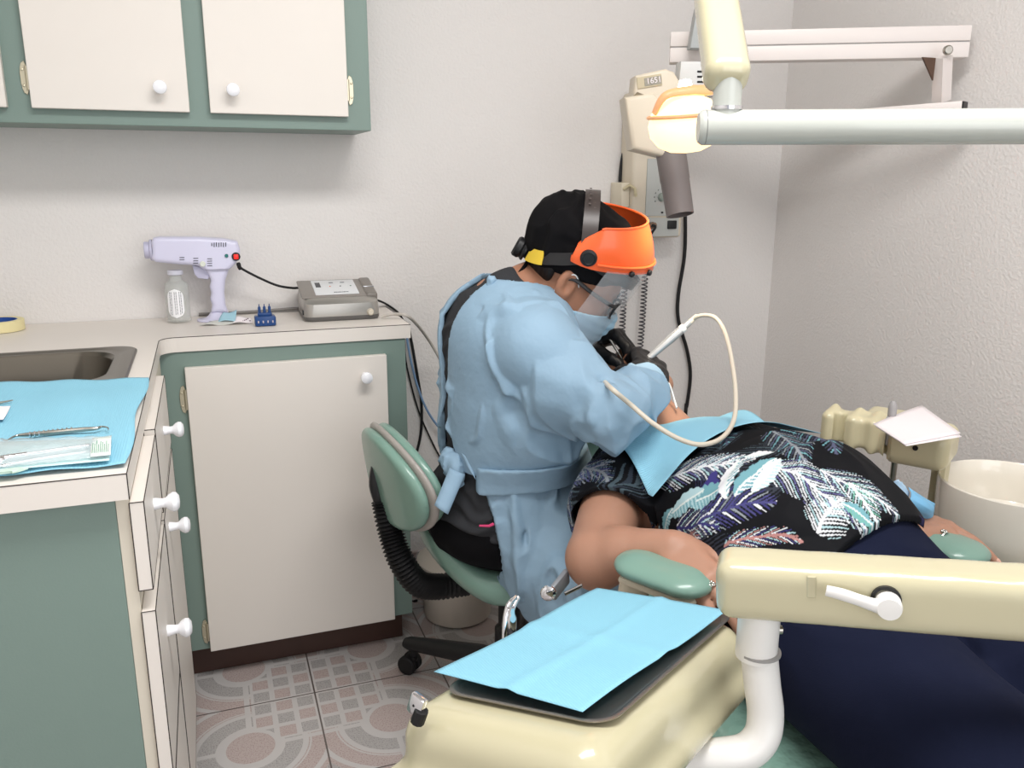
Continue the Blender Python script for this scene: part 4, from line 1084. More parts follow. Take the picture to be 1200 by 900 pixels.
for k in range(2):
    cs = [(1060, 521), (1126, 508), (1080, 475), (1023, 497)] if k == 0 else [(1062, 523), (1127, 512), (1084, 478), (1026, 500)]
    z_ = zz+.003-.002*k
    obj('napkin', sheet(B(), [P(u, v, Z=z_) for u, v in cs], 10, 10, lambda s, t: Vector((0, 0, .0025*math.sin(3*s)*math.sin(2.5*t))), .0005), M_paper, NP, auto=0)

# ---------------------------------------------------------------- cables on the wall
def wire(name, label, pts, r, m, n=6, cat='cable', nn=10, group=None):
    return single(name, tube(B(), smooth_path(pts, n), r, nn), m, label, cat, group)
Yw = 2.305
wire('power_cable', 'black cable dropping from behind the x-ray head down past the orange visor', [P(745, 155, Y=2.29), P(735, 165, Y=Yw), P(728, 195, Y=Yw), P(726, 240, Y=Yw), P(727, 300, Y=Yw)], .0055, M_rubber)
wire('power_cable', 'black cable hanging from the x-ray cone down to the patient headrest', [P(801, 215, Y=2.30), P(803, 255, Y=2.30), P(802, 300, Y=2.30), P(795, 345, Y=2.305), P(795, 375, Y=2.305), P(805, 410, Y=2.305), P(809, 440, Y=2.305), P(805, 475, Y=2.305), (P(804, 475, Y=2.305).x, 2.305, .5), (P(803, 475, Y=2.305).x, 2.30, .15), (1.24, 2.28, .012), (1.26, 2.2, .008)], .0058, M_rubber)
def coil(name, label, a, b, sag):
    a, b = Vector(a), Vector(b); n = 30; per = 10; pts = []
    ax = (b-a).normalized(); x = Vector((1, 0, 0)); x = (x-ax*x.dot(ax)).normalized(); y = ax.cross(x)
    for i in range(n*per+1):
        t = i/(n*per); c = a.lerp(b, t)+Vector((sag*math.sin(PI*t), 0, 0)); ang = 2*PI*i/per
        pts.append(c+x*.0085*math.cos(ang)+y*.0085*math.sin(ang))
    return single(name, tube(B(), pts, .0021, 6), M_hose_d, label, 'coiled cord')
M_hose_d = mat('coil_grey', (74, 72, 76), .45)
coil('coiled_cord', 'grey coiled cord hanging close behind the visor, nearer the operator', P(735, 300, Y=2.285), P(728, 430, Y=2.285), -.004)
coil('coiled_cord', 'grey coiled cord hanging free between the visor and black cable', P(757, 300, Y=2.285), P(748, 430, Y=2.285), .003)
wire('plug_cable', 'short black plug cable hooked into the bronze socket of the control box', [P(763.5, 264, Y=2.205), P(768, 266, Y=2.20), P(762, 276, Y=2.205), P(757, 290, Y=2.25), P(757, 300, Y=2.28)], .004, M_rubber)
# hoses at the right end of the counter
wire('water_hose', 'grey hose curving from the silver unit down behind the operator', [P(447, 371, Y=2.12), P(462, 368, Y=2.11), P(480, 372, Y=2.09), P(500, 395, Y=2.2), P(515, 420, Y=2.22), P(527, 445, Y=2.22), P(545, 500, Y=2.2), P(560, 560, Y=2.2)], .0042, M_hose)
wire('power_cable', 'black cable rising from the counter end to the silver unit', [P(437, 350, Y=2.27), P(452, 356, Y=2.31), P(468, 368, Y=2.313), P(476, 385, Y=2.313)], .003, M_rubber)
wire('power_cable', 'thick black cable bowed out beside the end of the counter', [P(478, 380, Y=2.309), P(483, 405, Y=2.309), P(489, 440, Y=2.305), P(494, 475, Y=2.305), P(492, 515, Y=2.305), P(480, 545, Y=2.305), (.475, 2.305, .45), (.48, 2.30, .2), (.50, 2.28, .012), (.52, 2.25, .007)], .0042, M_rubber)
wire('power_cable', 'thin black cable hanging straight behind the green stool back', [P(474, 400, Y=2.313), P(477, 430, Y=2.313), P(490, 480, Y=2.313), P(505, 515, Y=2.313), P(525, 555, Y=2.313), P(545, 600, Y=2.313), (.66, 2.30, .15), (.67, 2.29, .012), (.70, 2.27, .006)], .0024, M_rubber)
wire('water_hose', 'pale blue hose running beside the black cables at the counter end', [P(476, 390, Y=2.305), P(481, 420, Y=2.303), P(490, 455, Y=2.295), P(503, 485, Y=2.295), P(523, 510, Y=2.295), P(550, 530, Y=2.295)], .0034, M_bluehose)
# ================================================================ people
M_skin = mat('tan_skin', (158, 112, 88), .48, bump=.12, bscale=260, sss=.12, var=.05, vscale=22, spec=.35)
M_skin2 = mat('light_skin', (170, 128, 107), .46, bump=.15, bscale=240, sss=.12, var=.07, vscale=18, spec=.35)
M_gown = mat('blue_gown_fabric', (136, 164, 185), .68, bump=.7, bscale=20, detail=3, bdist=.006)
M_shirt = mat('charcoal_knit', (52, 53, 56), .9, spec=.2, bump=.3, bscale=420)
M_trous = mat('black_trousers', (15, 15, 18), .9, spec=.15, bump=.2, bscale=420)
M_navy = mat('navy_trousers', (20, 25, 46), .9, bump=.2, bscale=500, spec=.15)
M_cap = mat('black_cap_fabric', (15, 14, 16), .88, spec=.15, bump=.2, bscale=400)
M_glove = mat('black_nitrile', (26, 25, 27), .45, spec=.35, bump=.25, bscale=150)
M_hair = mat('dark_hair', (22, 18, 17), .5, wave=(60, 'X', .6))
M_hairg = mat('greying_hair', (84, 74, 68), .55, wave=(70, 'Y', .7))
M_mask = mat('blue_mask_fabric', (150, 184, 204), .75, bump=.1, bscale=500)
M_loop = mat('white_elastic', (226, 228, 228), .7)
M_orange = mat('orange_visor_plastic', (240, 98, 44), .32, coat=.3)
M_screen = mat('clear_visor_screen', (226, 226, 228), .04, alpha=.15, coat=.6, spec=.6)
M_gold = mat('gold', (216, 178, 104), .2, metal=1)
M_silv = mat('silver_ring', (206, 204, 198), .18, metal=1)

def framed(f, c, m):
    c = V3(c); m = np.array(m, np.float32)
    return lambda p: f((p-c)@m)
def bound(f, c, r):
    c = V3(c)
    def g(p):
        dd = np.linalg.norm(p-c, axis=1)-r
        o = dd+.03; k = dd < .05
        if k.any(): o[k] = f(p[k])
        return o
    return g
def head_local(mouth=0.0):
    """x forward, y to the person's left, z up; origin between the ears"""
    skull = s_union([s_ell((-.006, 0, .036), (.091, .076, .084)), s_ell((.03, 0, -.018), (.060, .059, .083))], .04)
    jaw = s_union([s_chain([(-.006, q*.054, -.035), (.022, q*.050, -.080), (.072, q*.012, -.108)], [.022, .021, .019], .02) for q in (-1, 1)]+[s_ell((.05, 0, -.075), (.042, .042, .04))], .03)
    cheeks = s_union([s_ell((.056, q*.034, -.026), (.03, .026, .03)) for q in (-1, 1)], .01)
    f = s_union([skull, jaw, cheeks], .035)
    brow = s_union([s_cap((.083, q*.012, .032), (.066, q*.046, .030), .009, .008) for q in (-1, 1)], .01)
    f = s_union([f, brow], .02)
    for q in (-1, 1): f = s_sub(f, s_ell((.094, q*.031, .011), (.016, .017, .013)), .012)
    nose = s_union([s_cap((.088, 0, .016), (.110, 0, -.028), .0075, .0115)]+[s_ell((.1, q*.011, -.033), (.011, .008, .008)) for q in (-1, 1)], .01)
    lids = s_union([s_ell((.078, q*.031, .012), (.0135, .017, .0125)) for q in (-1, 1)])
    f = s_union([f, nose], .014); f = s_union([f, lids], .004)
    lips = s_union([s_chain([(.086, -.024, -.064), (.099, 0, -.060), (.086, .024, -.064)], [.004, .007, .004], .006), s_chain([(.085, -.022, -.069), (.097, 0, -.073-mouth), (.085, .022, -.069)], [.004, .0075, .004], .006)], .001)
    f = s_union([f, lips], .006)
    for q in (-1, 1):
        m = rot(0, R(-12), 0) @ rot(0, 0, R(q*-22))
        ear = s_union([s_sub(s_ell((-.008, q*.082, -.002), (.0205, .011, .034), np.array(m)), s_ell((-.003, q*.092, .002), (.011, .009, .021), np.array(m)), .004),
                       s_ell((-.001, q*.079, -.031), (.009, .007, .011))], .006)
        f = s_union([f, ear], .006)
    return f
def hand_parts(W, d, n, s, curl, thumb, k=1.0, r=1.0, splay=.0):
    """W wrist, d towards the knuckles, n out of the palm, s towards the thumb"""
    W, d, n, s = [Vector(x) for x in (W, d, n, s)]
    d.normalize(); n = (n-d*n.dot(d)).normalized(); sg = 1 if s.dot(d.cross(n)) > 0 else -1; s = d.cross(n)*sg
    off = [.030, .010, -.010, -.029]; L = [.088, .092, .086, .076]
    seg = [(.044, .026, .021), (.048, .029, .022), (.044, .027, .021), (.035, .021, .019)]
    palm, fing, tips = [], [], []
    for i in range(4):
        K = W+d*L[i]*k+s*off[i]*k
        palm.append(s_cap(W+d*.008+s*off[i]*.62*k, K, .0155*k*r, .0112*k*r))
        q = K; ang = 0; pts = [K]; dv = d
        lat = s*(splay*(1.5-i)*.12)
        for j in range(3):
            ang += R(curl[i][j]); dv = (d*math.cos(ang)+n*math.sin(ang)+lat*math.cos(ang)).normalized(); q = q+dv*seg[i][j]*k; pts.append(q)
        rr = [x*k*r*(1 if i < 3 else .87) for x in (.0104, .0096, .0086, .0074)]
        fing.append(s_chain(pts, rr, .0)); tips.append((pts[-1], dv, rr[-1], n*math.cos(ang)-d*math.sin(ang)))
    T = [W+d*.018*k+s*.024*k-n*-.006]
    for j, t in enumerate(thumb):
        t = Vector(t); v = (d*t.x+s*t.y+n*t.z).normalized(); T.append(T[-1]+v*(.046, .034, .027)[j]*k)
    tb = s_chain(T, [x*k*r for x in (.0165, .0125, .0108, .0088)], .003)
    pm = s_union(palm, .012)
    f = s_union([pm, s_union(fing, .0015)], .006); f = s_union([f, tb], .010)
    v = (T[-1]-T[-2]).normalized(); tips.append((T[-1], v, .0088*k*r, (s*1.0-n*.4)))
    c = W+d*.085*k
    return f, c, .155*k, tips
def nails(tips, parent, m):
    bm = B()
    for p, v, r, n_ in tips:
        o = -n_.normalized() if False else n_.normalized()
        o = (o-v*o.dot(v)).normalized()
        c = Vector(p)-o*(r*.72)+v*.001
        ball(bm, c, (r*.62, r*.8, .0022), align(-o, v.cross(o)), 12, 8)
    return obj('nail', bm, m, parent)

# ================================================================ operator
YO = 1.59
PE = thing('person', 'seated dental operator in pale blue gown, black cap and orange face shield', 'person', (.60, 1.66, .43))
ear = P(664, 336, Y=1.505)
fh = Vector((.935, -.355, 0)).normalized(); lh = Vector((.355, .935, 0)).normalized()
pitch = R(35)
hf = (fh*math.cos(pitch)+Vector((0, 0, -math.sin(pitch)))).normalized(); hu = (fh*math.sin(pitch)+Vector((0, 0, math.cos(pitch)))).normalized()
roll = R(7); hl = (lh*math.cos(roll)+hu*math.sin(roll)).normalized(); hu = hf.cross(hl).normalized()
hm_ = Matrix((hf, hl, hu)).transposed(); HS = 1.03
hc = ear+hl*.078+hf*.004+hu*.006
def HL(x, y, z): return hc+hm_ @ Vector((x, y, z))*HS
headf = framed(lambda p: head_local_o(p/HS)*HS, hc, hm_); head_local_o = head_local()
neckb = Vector((.565, 1.60, 1.005))
shR, shL = Vector((.575, 1.430, .945)), Vector((.60, 1.765, .945))
elR, wrR = P(712, 486, Y=1.31), P(764, 445, Y=1.45)
elL, wrL = Vector((.79, 1.83, .80)), P(680, 405, Y=1.70)
hipR, knR, anR = Vector((.60, 1.575, .515)), Vector((.675, 1.33, .445)), Vector((.66, 1.35, .09))
hipL, knL, anL = Vector((.60, 1.745, .515)), Vector((.90, 1.93, .43)), Vector((.86, 1.94, .09))
torso = s_union([s_ell((.580, 1.597, .855), (.118, .172, .185), np.array(rot(0, R(8), 0))), s_ell((.565, 1.60, .955), (.095, .165, .075)), s_ell((.585, 1.62, .675), (.115, .15, .14)), s_ell((.560, 1.655, .535), (.150, .180, .112))], .07)
armR = s_chain([shR, elR, wrR], [.052, .043, .028], .01); armL = s_chain([shL, elL, wrL], [.052, .043, .028], .01)
legR = s_chain([hipR, knR, anR], [.082, .058, .04], .01); legL = s_chain([hipL, knL, anL], [.082, .058, .04], .01)
feet = [s_chain([a+Vector((0, 0, -.02)), a+Vector((.10, -.06, -.055)), a+Vector((.16, -.09, -.06))], [.038, .032, .026], .02) for a in (anR, anL)]
neck = s_chain([neckb, neckb.lerp(HL(-.035, 0, -.03), .5), HL(-.028, 0, -.02)], [.062, .053, .052], .02)
# hands inside the gloves: the same shape carries the glove
dR = (P(760, 422, Y=1.53)-wrR)
gR = hand_parts(wrR+dR.normalized()*.01, dR, (-.35, .25, -.9), (-1, .2, .3), [(52, 48, 28), (58, 55, 32), (64, 62, 36), (60, 58, 34)], [(.55, .55, .6), (.8, -.05, .7), (.75, -.25, .5)], k=.98, r=1.06)
dL = (P(713, 396, Y=1.655)-wrL)
gL = hand_parts(wrL+dL.normalized()*.008, dL, (-.1, -.25, -1), (.2, -1, .1), [(58, 45, 25), (62, 52, 30), (66, 58, 34), (64, 60, 36)], [(.7, .45, .55), (.8, .1, .75), (.7, -.1, .7)], k=.98, r=1.06)
body = s_union([torso, armR, armL, legR, legL]+feet, .03)
body = s_union([body, neck], .035); body = s_union([body, bound(headf, hc, .16)], .012)
body = s_union([body, bound(gR[0], gR[1], gR[2]), bound(gL[0], gL[1], gL[2])], .006)
bodyO = sdf_obj('body', body, (.36, 1.20, .0), (1.10, 2.06, 1.30), .004, M_skin, PE)
# shirt, trousers, shoes
g1 = s_grow(torso, .012)
shirt = s_union([g1, s_cap(shR, shL, .068), s_cap(shR, shR.lerp(elR, .3), .064, .058), s_cap(shL, shL.lerp(elL, .3), .064, .058), s_cap(neckb-Vector((.0, 0, .03)), neckb+Vector((.014, 0, .012)), .084, .061)], .03)
shirt_u = shirt; shirt = s_int(shirt, s_plane((.50, 1.6, .535), (-.35, 0, -1)), .004)
shirt0 = shirt; shirt = lambda p: shirt0(p)-ridges(p, (.09, .09, .045), 5, .003)-.003*np.sin(p[:, 2]*170+6*noise(p, .06, 4))*np.clip((.72-p[:, 2])/.12, 0, 1)
sdf_obj('shirt', shirt, (.36, 1.38, .44), (.78, 1.86, 1.10), .004, M_shirt, PE)
tr0 = s_union([s_int(s_grow(torso, .006), s_plane((.55, 1.65, .60), (0, 0, 1)), .01), s_grow(s_chain([hipR, knR, anR+Vector((0, 0, .06))], [.083, .062, .052], .01), .006), s_grow(s_chain([hipL, knL, anL+Vector((0, 0, .06))], [.083, .062, .052], .01), .006)], .03)
trous = lambda p: tr0(p)-ridges(p, .08, 8, .0025)
tro = sdf_obj('trousers', trous, (.36, 1.22, .09), (1.02, 2.04, .64), .005, M_trous, PE)
tg_ = P(569, 616, Y=1.475)
obj('hip_tag', tube(B(), [tg_+Vector((-.012, .004, .0)), tg_+Vector((.006, -.004, 0)), tg_+Vector((.016, -.002, .002))], [.0022, .003, .0035], 8), mat('pink_tag', (206, 60, 110), .5), tro)
for a, fs in ((anR, feet[0]), (anL, feet[1])):
    sf = s_int(s_grow(fs, .006), s_plane(a+Vector((0, 0, .0)), (0, 0, 1)), .004)
    sdf_obj('shoe', sf, a-Vector((.08, .16, .12)), a+Vector((.24, .10, .06)), .005, M_black, PE)

# ---- gown
sleeveR = s_union([s_chain([shR+Vector((.0, .02, .0)), shR.lerp(elR, .55)+Vector((0, -.0, -.012)), elR+Vector((0, 0, -.002)), elR.lerp(wrR, .5)+Vector((.003, -.002, -.006)), wrR+(elR-wrR)*.02], [.080, .074, .064, .057, .042], .02)], 0)
sleeveL = s_chain([shL, elL, wrL], [.078, .068, .044], .03)
trunk = s_union([s_grow(torso, .020), s_ell((.60, 1.56, .80), (.125, .17, .17))], .05)
drape = s_union([s_chain([(.625, 1.60, .62), (.655, 1.50, .50), knR+Vector((.0, 0, .015))], [.135, .125, .082], .04), s_chain([(.625, 1.55, .45), (.66, 1.42, .40), knR+Vector((-.005, .01, -.07))], [.085, .085, .072], .04), s_chain([(.64, 1.68, .56), (.72, 1.78, .50), (.86, 1.90, .46)], [.12, .11, .08], .04)], .05)
gown_o = s_union([trunk, drape], .05)
gown_o = s_union([gown_o, sleeveR, sleeveL], .045)
pa, pb_ = P(563, 548, Y=1.50), P(599, 718, Y=1.47)
edge = pb_-pa; en = Vector((edge.z, 0, -edge.x)).normalized()
if en.x > 0: en = -en
cut_low = s_int(s_plane(pa, -en), s_plane((0, 0, .675), (0, 0, 1)))          # region behind the gown's side edge below the belt
belt_z = .672
fold_lines = creases([
    (P(632, 470, Y=1.44), P(700, 440, Y=1.32), .010, -.010), (P(636, 488, Y=1.42), P(722, 452, Y=1.26), .014, .011), (P(660, 470, Y=1.36), P(730, 520, Y=1.26), .012, .008),
    (P(700, 440, Y=1.30), P(722, 462, Y=1.28), .008, -.012), (P(706, 455, Y=1.28), P(690, 500, Y=1.26), .010, .008), (P(680, 462, Y=1.28), P(668, 512, Y=1.28), .009, -.007),
    (P(730, 452, Y=1.36), P(748, 500, Y=1.34), .008, .007), (P(744, 446, Y=1.40), P(760, 480, Y=1.38), .007, -.006), (P(720, 470, Y=1.30), P(742, 508, Y=1.28), .008, -.006),
    (P(640, 405, Y=1.37), P(655, 450, Y=1.36), .007, -.006), (P(620, 400, Y=1.40), P(605, 500, Y=1.44), .018, -.008), (P(600, 390, Y=1.45), P(585, 500, Y=1.47), .014, .008), (P(575, 440, Y=1.46), P(600, 510, Y=1.45), .012, .009),
    (P(590, 510, Y=1.45), P(660, 470, Y=1.38), .012, -.009), (P(625, 525, Y=1.45), P(650, 480, Y=1.40), .010, .008),
    (P(588, 560, Y=1.46), P(596, 690, Y=1.43), .010, -.010), (P(600, 562, Y=1.45), P(612, 700, Y=1.42), .012, .010), (P(640, 600, Y=1.36), P(668, 570, Y=1.36), .008, -.007), (P(615, 640, Y=1.40), P(672, 605, Y=1.30), .011, .009),
    (P(618, 660, Y=1.38), P(676, 630, Y=1.28), .009, -.008), (P(630, 680, Y=1.36), P(682, 650, Y=1.26), .010, .008), (P(650, 640, Y=1.32), P(640, 700, Y=1.34), .010, .007), (P(664, 600, Y=1.34), P(690, 660, Y=1.26), .009, -.007)])
def gown(p):
    d = gown_o(p)
    d = d-ridges(p, (.10, .10, .13), 21, .007)-ridges(p, (.05, .05, .08), 33, .004)-1.5*fold_lines(p)
    d = d+.006*np.exp(-((p[:, 2]-belt_z)/.028)**2)*(p[:, 1] < 1.9)          # drawn in by the belt
    d = np.minimum(d, shirt_u(p)-.0095)
    d = np.maximum(d, -(d+.011))                                             # a shell of cloth
    hw = .034+np.clip((.78-p[:, 2])*.30, 0, .02)+.012*np.sin(p[:, 2]*14)
    back = np.maximum(np.abs(p[:, 1]-1.605)-hw, p[:, 0]-.545)               # open down the back
    d = np.maximum(d, -back)
    d = np.maximum(d, -cut_low(p))
    nk = np.linalg.norm((p-V3(neckb+Vector((.035, 0, .035))))*V3((1, 1, .8)), axis=1)-.082
    d = np.maximum(d, -nk)
    d = np.maximum(d, -s_plane(wrR+(wrR-elR).normalized()*.012, elR-wrR)(p)*-1 if False else d)
    cR = (p-V3(wrR))@V3((wrR-elR).normalized()); near = np.linalg.norm(p-V3(wrR), axis=1)
    d = np.where(near < .09, np.maximum(d, cR+.024), d)
    cL = (p-V3(wrL))@V3((wrL-elL).normalized()); near = np.linalg.norm(p-V3(wrL), axis=1)
    d = np.where(near < .09, np.maximum(d, cL+.002), d)
    hem = .325+.02*np.sin(p[:, 0]*30+p[:, 1]*22)
    return np.maximum(d, hem-p[:, 2])
GO = sdf_obj('gown', gown, (.38, 1.20, .28), (1.02, 2.04, 1.12), .0031, M_gown, PE, relax=1)
# belt around the waist, tied at the back with a hanging end
def belt_f(p):
    d = gown_o(p)
    d = d-ridges(p, (.10, .10, .13), 21, .0065)*.6
    d = np.maximum(d-.007, -(d+.006))
    zz = belt_z+.02*np.sin((p[:, 0]-.5)*6)-.05*np.clip(p[:, 0]-.56, 0, .2)
    d = np.maximum(d, np.abs(p[:, 2]-zz)-.029+.003*noise(p, .05, 9))
    return np.maximum(d, .475-p[:, 0])
sdf_obj('belt', belt_f, (.38, 1.38, .58), (.80, 1.84, .76), .0036, M_gown, GO, relax=1)
kb_ = P(532, 545, Y=1.555)
def ribbon(pts, w, th, nm, par, m, upv=None):
    return obj(nm, tube(B(), smooth_path(pts, 6), 1.0, 10, flat=(w, th), up0=upv), m, par)
knot = sdf_obj('belt_knot', lambda p: s_union([s_ell(kb_, (.022, .026, .03)), s_ell(kb_+Vector((.004, -.012, -.022)), (.018, .018, .022)), s_ell(kb_+Vector((-.008, .02, .008)), (.018, .02, .024))], .015)(p)-ridges(p, .02, 3, .003), kb_-Vector((.07, .07, .08)), kb_+Vector((.07, .07, .08)), .003, M_gown, GO)
sheetb = lambda cs, nu=10, nv=4, fn=None, nm='belt_end': obj(nm, sheet(B(), cs, nu, nv, fn, .0015), M_gown, GO, auto=0)
sheetb([P(527, 548, Y=1.53), P(509, 592, Y=1.50), P(525, 603, Y=1.485), P(545, 556, Y=1.515)], fn=lambda s, t: Vector((0, -.006*math.sin(PI*t), 0)))
sheetb([P(540, 530, Y=1.53), P(546, 545, Y=1.52), P(558, 563, Y=1.50), P(552, 540, Y=1.52)], fn=lambda s, t: Vector((0, -.004*math.sin(PI*t), 0)))
# neck ties
nt_ = P(571, 345, Y=1.58)
obj('neck_tie', tube(B(), smooth_path([P(590, 338, Y=1.55), P(577, 344, Y=1.535), P(567, 356, Y=1.54), P(563, 372, Y=1.54), P(556, 400, Y=1.535), P(550, 440, Y=1.53), P(546, 478, Y=1.545)], 6), .0032, 8, flat=(1.6, .6)), M_gown, GO)
sdf_obj('tie_knot', lambda p: s_union([s_ell(P(571, 349, Y=1.555), (.012, .012, .016)), s_cap(P(571, 349, Y=1.555), P(577, 328, Y=1.55), .006, .010), s_cap(P(571, 349, Y=1.555), P(562, 368, Y=1.54), .006, .011)], .008)(p)-ridges(p, .012, 3, .002), P(571, 349, Y=1.55)-Vector((.05, .05, .06)), P(571, 349, Y=1.55)+Vector((.05, .05, .06)), .0025, M_gown, GO)

# ---- gloves
for nm, g, wr, el in (('glove', gR, wrR, elR), ('glove', gL, wrL, elL)):
    ax = (wr-el).normalized()
    gf = s_union([s_grow(g[0], .0015), s_cap(wr-ax*.03, wr+ax*.012, .0345, .031)], .010)
    gf2 = (lambda gf: lambda p: gf(p)-ridges(p, .02, 4, .0008))(gf)
    lo = Vector([min(g[1][i], wr[i])-.17 for i in range(3)]); hi = Vector([max(g[1][i], wr[i])+.17 for i in range(3)])
    sdf_obj(nm, gf2, lo, hi, .0022, M_glove, PE, relax=1)

# ---- head gear
def in_head(f): return framed(lambda p: f(p/HS)*HS, hc, hm_)
cap_l = s_union([s_ell((-.012, 0, .060), (.105, .089, .098)), s_ell((-.066, 0, .062), (.062, .074, .070))], .05)
def cap_f(p):
    d = cap_l(p)-.004*np.sin(p[:, 0]*46+5*noise(p, .05, 3))*np.clip(-p[:, 0]*12, 0, 1)-ridges(p, (.05, .09, .04), 2, .003)
    d = np.maximum(d, -(d+.012))
    lim = .014+.32*np.clip(p[:, 0], -.12, .1)                   # lower edge, dips to the nape
    return np.maximum(d, lim-p[:, 2])
lo, hi = hc-Vector((.22, .2, .2)), hc+Vector((.22, .2, .25))
capo = sdf_obj('cap', in_head(cap_f), lo, hi, .003, M_cap, PE)
obj('cap_tie', tube(B(), smooth_path([HL(-.090, -.03, -.02), P(614, 314, Y=1.57), P(604, 327, Y=1.575), P(596, 340, Y=1.58)], 5), .004, 8, flat=(1.8, .6)), M_cap, capo)
hairf = lambda p: s_int(s_grow(s_ell((-.016, 0, .032), (.098, .078, .086)), .003), s_plane((-.045, 0, .03), (1, 0, .25)), .01)(p)
hairf2 = lambda p: np.maximum(hairf(p), -.052-p[:, 2])
sdf_obj('hair', in_head(hairf2), lo, hi, .003, M_hair, PE)
# mask
hd = head_local_o
def mask_f(p):
    d = hd(p)-.007; pl = .0016*np.sin(p[:, 2]*340)*np.exp(-(p[:, 1]/.05)**2)
    d2 = s_union([lambda q: d, s_ell((.07, 0, -.05), (.052, .05, .06))], .03)(p)-pl
    d2 = np.maximum(d2, -(d2+.004))
    lim = np.maximum(np.maximum(p[:, 2]-(-.012-.35*(.1-p[:, 0])), -.118-p[:, 2]), .012-p[:, 0]+np.abs(p[:, 2]+.07)*.25)
    return np.maximum(d2, lim)
mk = sdf_obj('face_mask', in_head(mask_f), lo, hi, .0025, M_mask, PE)
for y in (-1, 1):
    obj('ear_loop', tube(B(), smooth_path([HL(.030, y*.062, -.032), HL(.02, y*.070, .0), HL(-.004, y*.085, .024), HL(-.022, y*.088, .004), HL(-.018, y*.082, -.025), HL(.005, y*.070, -.058), HL(.022, y*.060, -.088)], 6), .0016, 6), M_loop, mk)
# glasses
gl = obj('glasses', B(), M_black, PE) if False else None
bm = B()
for y in (-1, 1):
    pts = [HL(.108-.010*(abs(q[0])/.03), y*.034+q[0]*1.0, .006+q[1]) for q in [(-.024, .012), (-.012, .017), (.010, .017), (.024, .012), (.026, -.002), (.018, -.016), (0, -.020), (-.018, -.016), (-.025, -.003)]]
    tube(bm, smooth_path(pts, 4, closed=True), .0032, 8, closed=True)
    tube(bm, smooth_path([HL(.100, y*.060, .016), HL(.085, y*.072, .014), HL(.04, y*.080, .014), HL(.0, y*.084, .016), HL(-.02, y*.084, .004)], 5), .0026, 8, flat=(1.6, .7))
tube(bm, smooth_path([HL(.108, -.011, .008), HL(.112, 0, .011), HL(.108, .011, .008)], 4), .0022, 8)
gl = obj('glasses', bm, M_black, PE)
for y in (-1, 1):
    ring = [HL(.107-.010*(abs(q[0])/.03), y*.034+q[0], .006+q[1]) for q in [(-.023, .011), (-.012, .016), (.010, .016), (.023, .011), (.025, -.002), (.018, -.015), (0, -.019), (-.018, -.015), (-.024, -.003)]]
    bm = B(); loft(bm, [ring, [p+hf*.0012 for p in ring]]); obj('lens', bm, M_screen, gl)
for y in (-1, 1):
    bm = ball(B(), HL(.079, y*.031, .011), .0124); obj('eye', bm, mat('eye_white', (226, 220, 214), .2), PE)
obj('earring', tube(B(), [HL(-.001, -.090, -.040)+hm_ @ Vector((.0065*math.cos(a), 0, .008*math.sin(a)-.006)) for a in [2*PI*k/20 for k in range(20)]], .0013, 7, closed=True), M_gold, PE)
obj('earring', tube(B(), [HL(-.001, .090, -.040)+hm_ @ Vector((.0065*math.cos(a), 0, .008*math.sin(a)-.006)) for a in [2*PI*k/20 for k in range(20)]], .0013, 7, closed=True), M_gold, PE)
# face shield: orange visor, clear screen, headgear
vp = R(10); vf = (fh*math.cos(vp)+Vector((0, 0, -math.sin(vp)))); vu0 = (fh*math.sin(vp)+Vector((0, 0, math.cos(vp))))
vr = R(14); vl = (lh*math.cos(vr)+vu0*math.sin(vr)).normalized(); vu = vf.cross(vl).normalized()
pivR = HL(-.004, -.094, .066); vc = pivR+vl*.094
def VW(x, y, z): return vc+vf*x+vl*y+vu*z
FS = obj('face_shield', (lambda bm: bm)(B()), None, PE) if False else None
def visor_pt(phi, t, off=0):
    """phi 0 front, +-1 the pivots and a little behind; t 0 bottom, 1 top"""
    a = phi*R(112); c, s = math.cos(a), math.sin(a)
    ax = .142-.034*t; ay = .104-.012*t
    ap = min(1, abs(phi)); 
    zt_ = .068-.012*ap**2; zb = -.026+.010*ap
    if ap > .72:                                   # the side lugs narrow to a rounded end
        k = (ap-.72)/.28; w = math.sqrt(max(0, 1-k*k)); mid = .004; zt_ = mid+(zt_-mid)*(1-k)**.7*.9+.012*w*.5; zb = mid+(zb-mid)*max(.15, w)
    bulge = .006*math.sin(PI*t)
    return VW((ax+off+bulge)*max(c, -.25)*1.0+(0), (ay+off+bulge)*s, zb+(zt_-zb)*t)
def shell(fn, nu, nv, th, nm, m, par):
    bm = B(); g = [[bm.verts.new(fn(-1+2*i/nu, j/nv, 0)) for j in range(nv+1)] for i in range(nu+1)]
    h = [[bm.verts.new(fn(-1+2*i/nu, j/nv, -th)) for j in range(nv+1)] for i in range(nu+1)]
    for i in range(nu):
        for j in range(nv):
            bm.faces.new((g[i][j], g[i+1][j], g[i+1][j+1], g[i][j+1])); bm.faces.new((h[i][j], h[i][j+1], h[i+1][j+1], h[i+1][j]))
        for j in (0, nv): bm.faces.new((g[i][j], h[i][j], h[i+1][j], g[i+1][j]))
    for i in (0, nu):
        for j in range(nv): bm.faces.new((g[i][j], g[i][j+1], h[i][j+1], h[i][j]))
    return obj(nm, bm, m, par, auto=50)
FS = shell(visor_pt, 56, 10, .0025, 'face_shield', M_orange, PE)
def rib(t, off, r):
    return tube(B(), [visor_pt(-.74+1.48*i/50, t, off) for i in range(51)], r, 8)
obj('visor_rim', rib(1.0, -.001, .0026), M_orange, FS)
obj('visor_ledge', rib(.16, .002, .0028), M_orange, FS)
def screen_pt(phi, t, off=0):
    p = visor_pt(phi*.66, .04, .0015+off)
    return p-(hu*.97+vu*.03).normalized()*(.225*(1-t))*(1-.12*phi*phi)-hf*0
shell(screen_pt, 40, 14, .0012, 'clear_screen', M_screen, FS)
